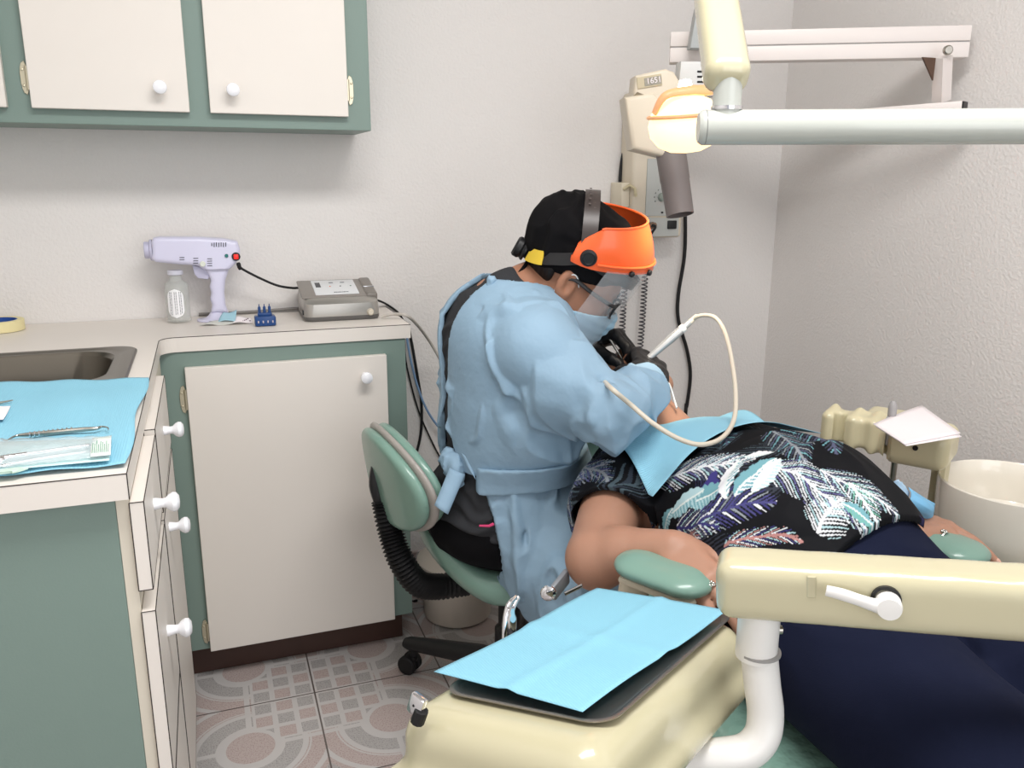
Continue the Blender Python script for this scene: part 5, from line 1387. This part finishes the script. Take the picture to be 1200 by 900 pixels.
obj('screen_edge', tube(B(), [screen_pt(-1+2*i/40, 0) for i in range(41)], .0014, 6), mat('screen_edge', (226, 226, 228), .15, alpha=.55), FS)
for u in (-.46, -.24, .24, .46): obj('screen_stud', lathe(B(), [(.006, -.002), (.0062, .003), (.004, .005), (0, .005)], 14, visor_pt(u, .02, .002), align(visor_pt(u, .02, .02)-visor_pt(u, .02, 0))), M_black, FS)
for y in (-1, 1):
    o = vl*y
    obj('pivot_knob', lathe(B(), [(.0165, -.004), (.0172, .002), (.0165, .008), (.012, .010), (.011, .0085), (0, .0085)], 26, VW(-.002, y*.098, .004), align(o)), M_black, FS)
def on_cap(x, y, z):
    return HL(x, y, z)
band = smooth_path([HL(.095, -.05, .066), HL(.05, -.087, .066), HL(-.005, -.096, .062), HL(-.045, -.091, .034), HL(-.075, -.074, .010), HL(-.095, -.040, -.004), HL(-.102, 0, -.008), HL(-.095, .040, -.004), HL(-.075, .074, .010), HL(-.045, .091, .034), HL(-.005, .096, .062), HL(.05, .087, .066), HL(.095, .05, .066), HL(.112, 0, .066)], 6, closed=True)
obj('headband', strap(B(), band, [p-hc-hu*(p-hc).dot(hu) for p in band], .024, .005, True), M_black, FS)
def cap_hit(a, off=.009):
    o = np.array((-.004, 0, .060)); v = np.array((-.60*math.cos(a), math.sin(a), math.cos(a))); v = v/np.linalg.norm(v); t = .04
    for _ in range(60): t -= float(cap_l((o+v*t)[None].astype(np.float32))[0]-off)*.6
    return HL(*(o+v*t))
crown = [cap_hit(R(-88)+R(176)*i/24) for i in range(25)]
cs = obj('crown_strap', strap(B(), crown, [p-hc-hu*.06 for p in crown], .030, .004), mat('strap_plastic', (60, 52, 50), .35), FS)
b2 = B()
for i in (7, 8, 9, 10, 11):
    q_ = crown[i]; nrm = (q_-hc-hu*.06).normalized()
    for dx in (-.006, .006): lathe(b2, [(.0026, 0), (.0026, .0012), (0, .0012)], 10, q_+hf*dx+nrm*.0032, align(nrm))
obj('strap_holes', b2, mat('strap_hole_grey', (86, 78, 76), .7), cs)
rk = HL(-.103, -.010, -.008)
obj('ratchet_knob', lathe(B(), [(.021, 0), (.0215, .004), (.0185, .008), (.0215, .012), (.0215, .022), (.018, .026), (0, .026)], 22, rk, align(-hf+hu*-.1)), M_black, FS)
lp = band[23:31]; obj('warning_label', strap(B(), [p+(p-hc-hu*(p-hc).dot(hu)).normalized()*.004 for p in lp], [p-hc-hu*(p-hc).dot(hu) for p in lp], .028, .002), mat('yellow_label', (214, 182, 56), .5), FS)

# ================================================================ patient
PT = thing('person', 'reclined patient in dark palm leaf blouse and navy trousers', 'person', (.93, .95, .55))
pc_h = Vector((.888, 1.655, .768))
pu = Vector((-.10, .985, -.12)).normalized(); pf = Vector((-.22, .10, .97)); pf = (pf-pu*pf.dot(pu)).normalized(); pl_ = pu.cross(pf).normalized()
pm_ = Matrix((pf, pl_, pu)).transposed()
def PL(x, y, z): return pc_h+pm_ @ Vector((x, y, z))
phl = head_local(.008); phead = framed(phl, pc_h, pm_)
psR, psL = Vector((.745, 1.40, .680)), Vector((1.090, 1.42, .680))
peR, pwR = P(700, 652, Y=1.185), P(787, 640, Y=1.075)
peL, pwL = Vector((1.15, 1.22, .60)), P(1045, 603, Y=1.09)
ptorso = s_union([s_ell((.92, 1.33, .645), (.195, .17, .125)), s_ell((.905, 1.11, .655), (.180, .22, .165)), s_ell((.91, .95, .590), (.182, .15, .135))], .08)
parmR = s_chain([psR, peR+Vector((0, .0, -.004)), peR.lerp(pwR, .35), pwR], [.061, .053, .044, .027], .012)
parmL = s_chain([psL, peL, peL.lerp(pwL, .35), pwL], [.062, .054, .050, .030], .015)
phR, pkR, paR = Vector((.835, .93, .585)), Vector((.800, .42, .575)), Vector((.83, .02, .50))
phL, pkL, paL = Vector((1.000, .93, .570)), Vector((1.085, .42, .585)), Vector((1.06, .02, .50))
plegs = [s_chain([phR, pkR, paR], [.112, .072, .045], .02), s_chain([phL, pkL, paL], [.112, .072, .045], .02)]
pfeet = [s_chain([a, a+Vector((0, -.05, .03)), a+Vector((0, -.07, .15))], [.04, .036, .024], .02) for a in (paR, paL)]
pneck = s_chain([(.915, 1.44, .69), PL(-.012, 0, -.05)], [.068, .056], .02)
wdR = P(822, 684, Y=.985)-pwR
hR = hand_parts(pwR, wdR, (.45, .05, -.9), (.75, .3, .35), [(14, 16, 10), (22, 22, 14), (28, 26, 16), (30, 30, 18)], [(.8, .55, .15), (.95, .15, .3), (1, .0, .3)], k=1.0, r=1.05, splay=.3)
wdL = P(1090, 619, Y=1.02)-pwL
hL = hand_parts(pwL, wdL, (.05, -.1, -1), (.8, .5, .1), [(16, 14, 8), (22, 22, 12), (26, 26, 14), (30, 28, 16)], [(.75, .6, .1), (.95, .2, .25), (1, .05, .2)], k=1.0, r=1.05, splay=.8)
pbody = s_union([ptorso, parmR, parmL]+plegs+pfeet, .03)
pbody = s_union([pbody, pneck], .04); pbody = s_union([pbody, bound(phead, pc_h, .16)], .015)
pbody = s_union([pbody, bound(hR[0], hR[1], hR[2]), bound(hL[0], hL[1], hL[2])], .01)
def pb_f(p): return pbody(p)
PB = sdf_obj('body', pb_f, (.52, -.12, .36), (1.34, 1.80, .98), .0036, M_skin2, PT)
M_nail = mat('fingernail', (214, 168, 148), .3)
nails(hR[3], PB, M_nail); nails(hL[3], PB, M_nail)
# hair around the head on the headrest
hf_ = lambda p: s_int(s_grow(s_ell((-.016, 0, .036), (.103, .082, .092)), .006), s_plane((.03, 0, .03), (1, 0, -1.0)), .01)(p)+.002*np.sin(p[:, 1]*300+p[:, 0]*160)
sdf_obj('hair', framed(hf_, pc_h, pm_), pc_h-Vector((.16, .16, .16)), pc_h+Vector((.16, .18, .16)), .003, M_hairg, PT)

# trousers
tw0 = s_union([s_grow(s_chain([phR, pkR, paR+Vector((0, .05, 0))], [.118, .086, .064], .02), .008), s_grow(s_chain([phL, pkL, paL+Vector((0, .05, 0))], [.108, .086, .064], .02), .008), s_int(s_grow(ptorso, .007), s_plane((.92, 1.05, .6), (0, 1, 0)), .01)], .045)
tw_l = creases([((.93, .98, .70), (.80, .62, .66), .012, -.006), ((.90, .90, .70), (.75, .75, .60), .010, .006), ((.95, .95, .70), (1.10, .80, .66), .010, -.006), ((.80, .80, .69), (.88, .60, .62), .010, .005), ((.78, .55, .66), (.88, .50, .60), .010, .005), ((.98, .90, .70), (.93, .70, .62), .012, -.006)])
sdf_obj('trousers', lambda p: s_int(tw0, s_plane((.92, 1.06, .6), (0, 1, 0)), .01)(p)-ridges(p, (.12, .16, .08), 14, .004)-tw_l(p), (.60, -.02, .38), (1.30, 1.12, .82), .005, M_navy, PT)
for a, fs in ((paR, pfeet[0]), (paL, pfeet[1])):
    sdf_obj('shoe', s_grow(fs, .006), a-Vector((.09, .16, .09)), a+Vector((.09, .09, .22)), .006, M_black, PT)

# blouse
slR = s_chain([psR+Vector((.03, .0, .0)), psR.lerp(peR, .30)+Vector((.0, 0, -.002)), psR.lerp(peR, .62)], [.084, .078, .077], .02)
slL = s_chain([psL-Vector((.03, .0, .0)), psL.lerp(peL, .35), psL.lerp(peL, .78)], [.086, .080, .076], .02)
bl0 = s_union([s_grow(ptorso, .012), s_grow(tw0, .008), slR, slL], .04)
blc = creases([((.80, 1.36, .74), (.76, 1.16, .66), .014, -.008), ((.84, 1.30, .78), (.80, 1.05, .70), .012, .005), ((.98, 1.25, .80), (1.06, 1.05, .74), .010, .006), ((.92, 1.20, .84), (1.0, 1.00, .80), .012, .005), ((.90, 1.0, .80), (.78, .98, .68), .010, .006), ((1.05, 1.22, .74), (1.10, 1.02, .68), .009, .006)])
def blouse(p):
    d = bl0(p)-ridges(p, (.10, .10, .08), 44, .0035)-blc(p)
    d = np.maximum(d, -(d+.010))
    cR = (p-V3(psR.lerp(peR, .60)))@V3((peR-psR).normalized()); nr = s_cap(psR, peR, .095)(p)
    d = np.where((nr < 0) & (p[:, 0] < .76), np.maximum(d, cR), d)
    cL = (p-V3(psL.lerp(peL, .75)))@V3((peL-psL).normalized()); nl = s_cap(psL, peL, .095)(p)
    d = np.where((nl < 0) & (p[:, 0] > 1.12), np.maximum(d, cL), d)
    nk = np.linalg.norm((p-V3((.918, 1.50, .80)))*V3((1, .9, .9)), axis=1)-.105
    d = np.maximum(d, -nk)
    hem = .872+.055*np.clip((p[:, 0]-.80)/.3, 0, 1)+.003*np.sin(p[:, 0]*26)+.03*np.clip((.64-p[:, 2])/.1, 0, 1)+.10*np.clip((p[:, 0]-1.03)/.06, 0, 1)
    return np.maximum(d, hem-p[:, 1])
def pattern(v):
    """palm and banana leaves on black, laid out over the cloth"""
    ang = np.arctan2(v[:, 0]-.92, np.maximum(v[:, 2]-.52, .02))
    a = v[:, 1]; b = ang*.24
    q = np.stack([a+.006*noise(v, .05, 61), b+.006*noise(v, .05, 62)], 1)
    col = np.tile(np.array(lin((14, 15, 19)), np.float32), (len(v), 1))
    rnd = random.Random(5)
    def put(m, c):
        m = np.clip(m, 0, 1)[:, None]; col[:] = col*(1-m)+np.array(lin(c), np.float32)*m
    def frame(o, th, bend, L):
        d = q-np.array(o, np.float32); c, s = math.cos(th), math.sin(th)
        t = (d[:, 0]*c+d[:, 1]*s)/L; w = -d[:, 0]*s+d[:, 1]*c-bend*L*(t*t)
        return t, w
    def palm(o, th, L, W, bend, cols, fr=15):
        t, w = frame(o, th, bend, L)
        env = W*np.sqrt(np.clip(t*(1-t)*4, 0, 1))*(1.15-.5*t)
        inside = (t > 0) & (t < 1) & (np.abs(w) < env)
        ph = (t-np.abs(w)/W*.36)*fr
        st = np.abs((ph % 1)-.5); lf = inside & (st < .30*(1.15-np.abs(w)/np.maximum(env, 1e-4)*.75))
        tone = (np.floor(ph)+np.where(w > 0, 3, 0)).astype(int) % len(cols)
        for k, c in enumerate(cols): put((lf & (tone == k))*.95, c)
        put((inside & (np.abs(w) < .0018)), cols[0])
    def banana(o, th, L, W, bend, c1, c2):
        t, w = frame(o, th, bend, L)
        env = W*np.clip(np.sin(PI*np.clip(t, 0, 1))**.7, 0, 1)*(1+.10*np.sin(t*34))
        ins = (t > 0) & (t < 1) & (np.abs(w) < env)
        put(ins, c1); put(ins & (w > 0) & (np.sin((t-np.abs(w)*6)*70) > .1), c2); put(ins & (np.abs(w) < .0016), (214, 222, 220))
    teal, pale, white, navy, coral, grey, green = (112, 160, 170), (170, 200, 206), (222, 224, 228), (58, 56, 110), (172, 124, 120), (140, 146, 152), (110, 168, 150)
    # a dim under-layer of fronds over the whole cloth
    for k in range(34):
        o = (rnd.uniform(.9, 1.46), rnd.uniform(-.36, .36)); c = rnd.choice([[(52, 56, 66), (44, 48, 60)], [(50, 48, 84), (40, 40, 66)], [(70, 84, 92), (48, 56, 66)]])
        palm(o, rnd.uniform(0, 6.28), rnd.uniform(.12, .2), rnd.uniform(.025, .045), rnd.uniform(-.3, .3), c, 13)
    # the leaves across the chest and belly, each from stalk to tip
    def P2(p0, p1, W, bend, cols, fr): palm(p0, math.atan2(p1[1]-p0[1], p1[0]-p0[0]), math.hypot(p1[0]-p0[0], p1[1]-p0[1]), W, bend, cols, fr)
    def B2(p0, p1, W, bend, c1, c2): banana(p0, math.atan2(p1[1]-p0[1], p1[0]-p0[0]), math.hypot(p1[0]-p0[0], p1[1]-p0[1]), W, bend, c1, c2)
    slate, dusk, lilac = (84, 88, 112), (52, 56, 72), (96, 94, 140)
    P2((1.163, -.001), (1.00, -.028), .034, .1, [grey, slate, teal, dusk], 18)
    P2((1.20, .06), (1.02, .03), .034, .1, [slate, teal, dusk], 18)
    P2((1.30, -.02), (1.16, -.06), .03, .1, [slate, dusk, teal], 16)
    P2((1.035, -.082), (.885, -.018), .036, .12, [white, pale, lilac, (200, 206, 212)], 21)
    P2((.99, -.03), (.89, .02), .03, -.1, [white, slate, pale], 16)
    P2((1.24, -.168), (1.085, -.108), .034, -.14, [white, pale, lilac, white], 20)
    P2((1.160, -.135), (1.07, -.075), .030, .1, [white, pale, slate], 15)
    P2((1.075, -.190), (.985, -.105), .036, .08, [(72, 70, 120), navy, white, navy, grey, (72, 70, 120)], 15)
    P2((1.13, -.215), (1.03, -.17), .026, .1, [navy, pale, slate, white], 15)
    P2((1.00, -.20), (.925, -.115), .016, .1, [coral, white, navy, pale], 15)
    P2((1.09, -.205), (1.045, -.225), .016, .0, [coral, white], 9)
    P2((.915, -.10), (.932, -.035), .030, .0, [white, pale, white], 13)
    P2((.955, -.005), (.885, -.012), .020, .0, [white, pale, green], 12)
    t, w = frame((1.075, -.178), .95, 0, .07); put((t > 0) & (t < 1) & (np.abs(w) < .016*np.sin(PI*np.clip(t, 0, 1))*(1+.2*np.sin(t*30))), (62, 58, 120))
    B2((1.264, -.142), (1.33, -.055), .019, .15, teal, pale)
    B2((1.118, -.176), (1.07, -.130), .019, .1, teal, pale)
    B2((1.165, -.208), (1.098, -.158), .016, -.15, pale, teal)
    B2((1.178, -.240), (1.168, -.195), .015, .1, teal, pale)
    B2((1.035, -.136), (1.050, -.066), .017, .12, teal, white)
    B2((1.018, -.122), (1.030, -.060), .012, -.1, white, pale)
    B2((1.046, -.144), (1.108, -.098), .015, .1, white, teal)
    B2((1.102, -.084), (1.066, -.052), .011, .1, white, pale)
    B2((.926, -.043), (.886, -.017), .013, .1, teal, green)
    P2((1.42, -.27), (1.30, -.20), .026, .1, [slate, grey, lilac], 14)
    P2((1.24, -.275), (1.19, -.235), .022, .1, [grey, pale, slate], 13)
    P2((1.20, -.30), (1.10, -.23), .026, .1, [slate, grey, navy], 14)
    for k in range(10):
        o = (rnd.uniform(1.25, 1.45), rnd.uniform(-.34, -.12))
        palm(o, rnd.uniform(0, 6.28), .09, .02, .2, [grey, (86, 110, 124), (70, 76, 120)], 12)
    return col
M_bl = mat('palm_leaf_blouse', (20, 20, 26), .72, attr='pattern', spec=.15, bump=.08, bscale=500)
sdf_obj('blouse', blouse, (.60, .84, .50), (1.26, 1.55, .90), .0022, M_bl, PT, relax=1, color=pattern)
# rings, wrist band
def ring_on(h, i, nm):
    pass
def finger_ring(base, d, r, nm):
    m = align(d); rr = [Vector(base)+m @ Vector((r*math.cos(a), r*math.sin(a), 0)) for a in [2*PI*k/24 for k in range(24)]]
    o = obj(nm, tube(B(), rr, .0016, 8, closed=True), M_silv, PT)
    return o
def knuckle(W, d, n, s, i, fr, k=1.0):
    W, d, n, s = [Vector(x) for x in (W, d, n, s)]
    d.normalize(); n = (n-d*n.dot(d)).normalized(); sg = 1 if s.dot(d.cross(n)) > 0 else -1; s = d.cross(n)*sg
    return W+d*([.088, .092, .086, .076][i]+fr)*k+s*[.030, .010, -.010, -.029][i]*k+n*.004, d, n
for W, wd, n, s, i in ((pwR, wdR, (.45, .05, -.9), (.75, .3, .35), 1), (pwL, wdL, (.05, -.1, -1), (.8, .5, .1), 2)):
    b_, d_, n_ = knuckle(W, wd, n, s, i, .016)
    r_o = finger_ring(b_, (d_+n_*.3).normalized(), .0112, 'ring')
    bm = B()
    for k in range(5): ball(bm, b_-n_*.0118+(d_*math.cos(k*1.26)+d_.cross(n_)*math.sin(k*1.26))*.0035, .0026, None, 8, 6)
    obj('ring_stone', bm, M_silv, r_o)
wb = pwL+(peL-pwL).normalized()*.030
mw = align((pwL-peL).normalized())
obj('wrist_band', tube(B(), [wb+mw @ Vector((.036*math.cos(a), .033*math.sin(a), 0)) for a in [2*PI*k/28 for k in range(28)]], 1.0, 8, closed=True, flat=(.006, .010)), mat('plum_band', (56, 34, 54), .6), PT)
# ================================================================ things on and around the people
# ---- bib over the patient's chest: a stiff sheet lying on the blouse
def drape_sheet(corners, nu, nv, f, z0, lift, slope):
    a, b, c, d = [Vector((*q, 0)) for q in corners]
    G = np.array([[tuple(a.lerp(b, i/nu).lerp(d.lerp(c, i/nu), j/nv)) for j in range(nv+1)] for i in range(nu+1)], np.float32)
    pts = G.reshape(-1, 3).copy(); z = np.full(len(pts), z0, np.float32)
    for _ in range(60):
        pts[:, 2] = z; z = z-np.clip(f(pts), 0, .03)*.8
        z = np.maximum(z, .5)
    Z = z.reshape(nu+1, nv+1)+lift
    du = np.linalg.norm(G[1, 0]-G[0, 0]); dv = np.linalg.norm(G[0, 1]-G[0, 0])
    for _ in range(nu+nv):
        Z[1:] = np.maximum(Z[1:], Z[:-1]-.30*du); Z[:-1] = np.maximum(Z[:-1], Z[1:]-slope*du)
        Z[:, 1:] = np.maximum(Z[:, 1:], Z[:, :-1]-slope*dv); Z[:, :-1] = np.maximum(Z[:, :-1], Z[:, 1:]-slope*dv)
    for _ in range(3):
        Y = Z.copy(); Y[1:-1, 1:-1] = np.maximum(Z[1:-1, 1:-1], .25*(Z[2:, 1:-1]+Z[:-2, 1:-1]+Z[1:-1, 2:]+Z[1:-1, :-2])); Z = Y
    G[:, :, 2] = Z
    return G
def sheet_from(G, th=.0008):
    bm = B(); nu, nv = G.shape[0]-1, G.shape[1]-1
    g = [[bm.verts.new(G[i, j]) for j in range(nv+1)] for i in range(nu+1)]; h = [[bm.verts.new(G[i, j]+np.array((0, 0, th))) for j in range(nv+1)] for i in range(nu+1)]
    for i in range(nu):
        for j in range(nv):
            bm.faces.new((g[i][j], g[i][j+1], g[i+1][j+1], g[i+1][j])); bm.faces.new((h[i][j], h[i+1][j], h[i+1][j+1], h[i][j+1]))
    for j in range(nv):
        for i in (0, nu): bm.faces.new((g[i][j], g[i][j+1], h[i][j+1], h[i][j]))
    for i in range(nu):
        for j in (0, nv): bm.faces.new((g[i][j], g[i+1][j], h[i+1][j], h[i][j]))
    return bm
t0, t1, t2, t3 = P(752, 571, Z=.665), P(952, 512, Z=.80), P(862, 466, Z=.80), P(708, 524, Z=.70)
G = drape_sheet([(.708, 1.205), (1.05, 1.19), (1.06, 1.47), (.725, 1.47)], 44, 30, s_grow(bl0, .008), 1.05, .005, 1.1)
M_bib2 = mat('ribbed_bib_paper', (148, 205, 228), .75, wave=(70, 'Y', .9))
single('patient_bib', sheet_from(G), M_bib2, 'pale blue ribbed bib draped over the patient chest', 'paper bib', auto=0)
single('bib_cord', tube(B(), smooth_path([P(776, 444, Y=1.50), P(784, 450, Y=1.50), P(790, 468, Y=1.49), P(793, 478, Y=1.47)], 6), .0022, 8), M_loop, 'short white cord of the bib beside the patient neck', 'bib cord')

# ---- scaler handpiece and its looping hose
hs = [P(808, 378, Y=1.50), P(776, 406, Y=1.51)]
HP = thing('scaler_handpiece', 'silver ultrasonic handpiece held in the black right glove', 'handpiece', hs[1])
d_ = (hs[1]-hs[0]); Lh = d_.length; mh = align(d_)
obj('grip', lathe(B(), [(.0045, -.004), (.0062, .0), (.0066, .010), (.0078, .018), (.0092, .030), (.0094, .050), (.0080, Lh), (.0068, Lh+.04), (.005, Lh+.07), (.003, Lh+.085), (0, Lh+.086)], 22, hs[0], mh), mat('handpiece_grey', (176, 178, 180), .3, metal=.4, coat=.3), HP)
obj('collar', lathe(B(), [(.0082, .014), (.0092, .016), (.0092, .022), (.0086, .024)], 22, hs[0], mh), M_white, HP)
obj('cone_sleeve', lathe(B(), [(.0046, -.022), (.0050, -.020), (.0058, -.004), (.0058, 0)], 18, hs[0], mh), M_hosepale, HP)
pts = [hs[0]-d_.normalized()*.010, P(819, 370.5, Y=1.485), P(829, 369.5, Y=1.465), P(839, 373, Y=1.44), P(847, 384, Y=1.415), P(853, 401, Y=1.375), P(858, 426, Y=1.33), P(862, 460, Y=1.27), P(860, 492, Y=1.215), P(846, 513, Y=1.175), P(822, 521, Y=1.165), P(795, 514, Y=1.175), P(765, 496, Y=1.20), P(740, 475, Y=1.23), P(722, 460, Y=1.225), P(714, 453, Y=1.25), P(709, 448, Y=1.30)]
single('handpiece_hose', tube(B(), smooth_path(pts, 10), .0044, 12), M_hosepale, 'beige hose looping from the handpiece over the blue bib', 'hose')
# ---- explorer in the left glove
e0, e1 = P(702, 377, Y=1.64), P(735, 430, Y=1.585)
single('dental_explorer', tube(B(), smooth_path([e0, e0.lerp(e1, .12), e0.lerp(e1, .2), e0.lerp(e1, .62), e0.lerp(e1, .72), e0.lerp(e1, .93), e1], 4), [.0008, .0016, .0032, .0032, .0016, .0012, .0008], 10), M_steel, 'thin steel explorer held in the black left glove', 'dental instrument')
# ---- folded mask hooked on the patient's left wrist
FM = thing('folded_mask', 'blue surgical mask hooked over the patient left wrist', 'face mask', P(1065, 590, Y=1.07))
m0 = [P(1034, 570, Y=1.05), P(1051, 561, Y=1.06), P(1090, 580, Y=1.06), P(1097, 592, Y=1.05), P(1096, 606, Y=1.03), P(1086, 612, Y=1.02), P(1062, 597, Y=1.02), P(1048, 588, Y=1.03)]
def mk_fn(s, t): return Vector((-.002*math.sin(PI*s), -.022*math.sin(PI*t)*math.sin(PI*(.15+.85*s)), .010*math.sin(PI*t)*(1-s)+.0015*math.sin(t*22)))
obj('outer_layer', sheet(B(), [P(1064, 571, Y=1.05), P(1096, 590, Y=1.05), P(1093, 610, Y=1.03), P(1060, 599, Y=1.03)], 14, 14, mk_fn, .0012), mat('mask_blue', (124, 184, 222), .7), FM, auto=0)
obj('inner_layer', sheet(B(), [P(1034, 571, Y=1.055), P(1052, 562, Y=1.06), P(1066, 578, Y=1.045), P(1060, 600, Y=1.03)], 12, 12, lambda s, t: Vector((0, .010*math.sin(PI*s)*math.sin(PI*t), .004*math.sin(PI*t)+.001*math.sin(t*22))), .0012), mat('mask_pale_blue', (176, 204, 226), .7), FM, auto=0)
obj('ear_loop', tube(B(), smooth_path([P(1041, 577, Y=1.055), P(1032, 584, Y=1.06), P(1025, 590, Y=1.07)], 5), .0016, 6), M_loop, FM)
obj('ear_loop', tube(B(), smooth_path([P(1058, 598, Y=1.03), P(1045, 601, Y=1.02), P(1032, 600, Y=1.03), P(1030, 598, Y=1.05)], 5), .0016, 6), M_loop, FM)
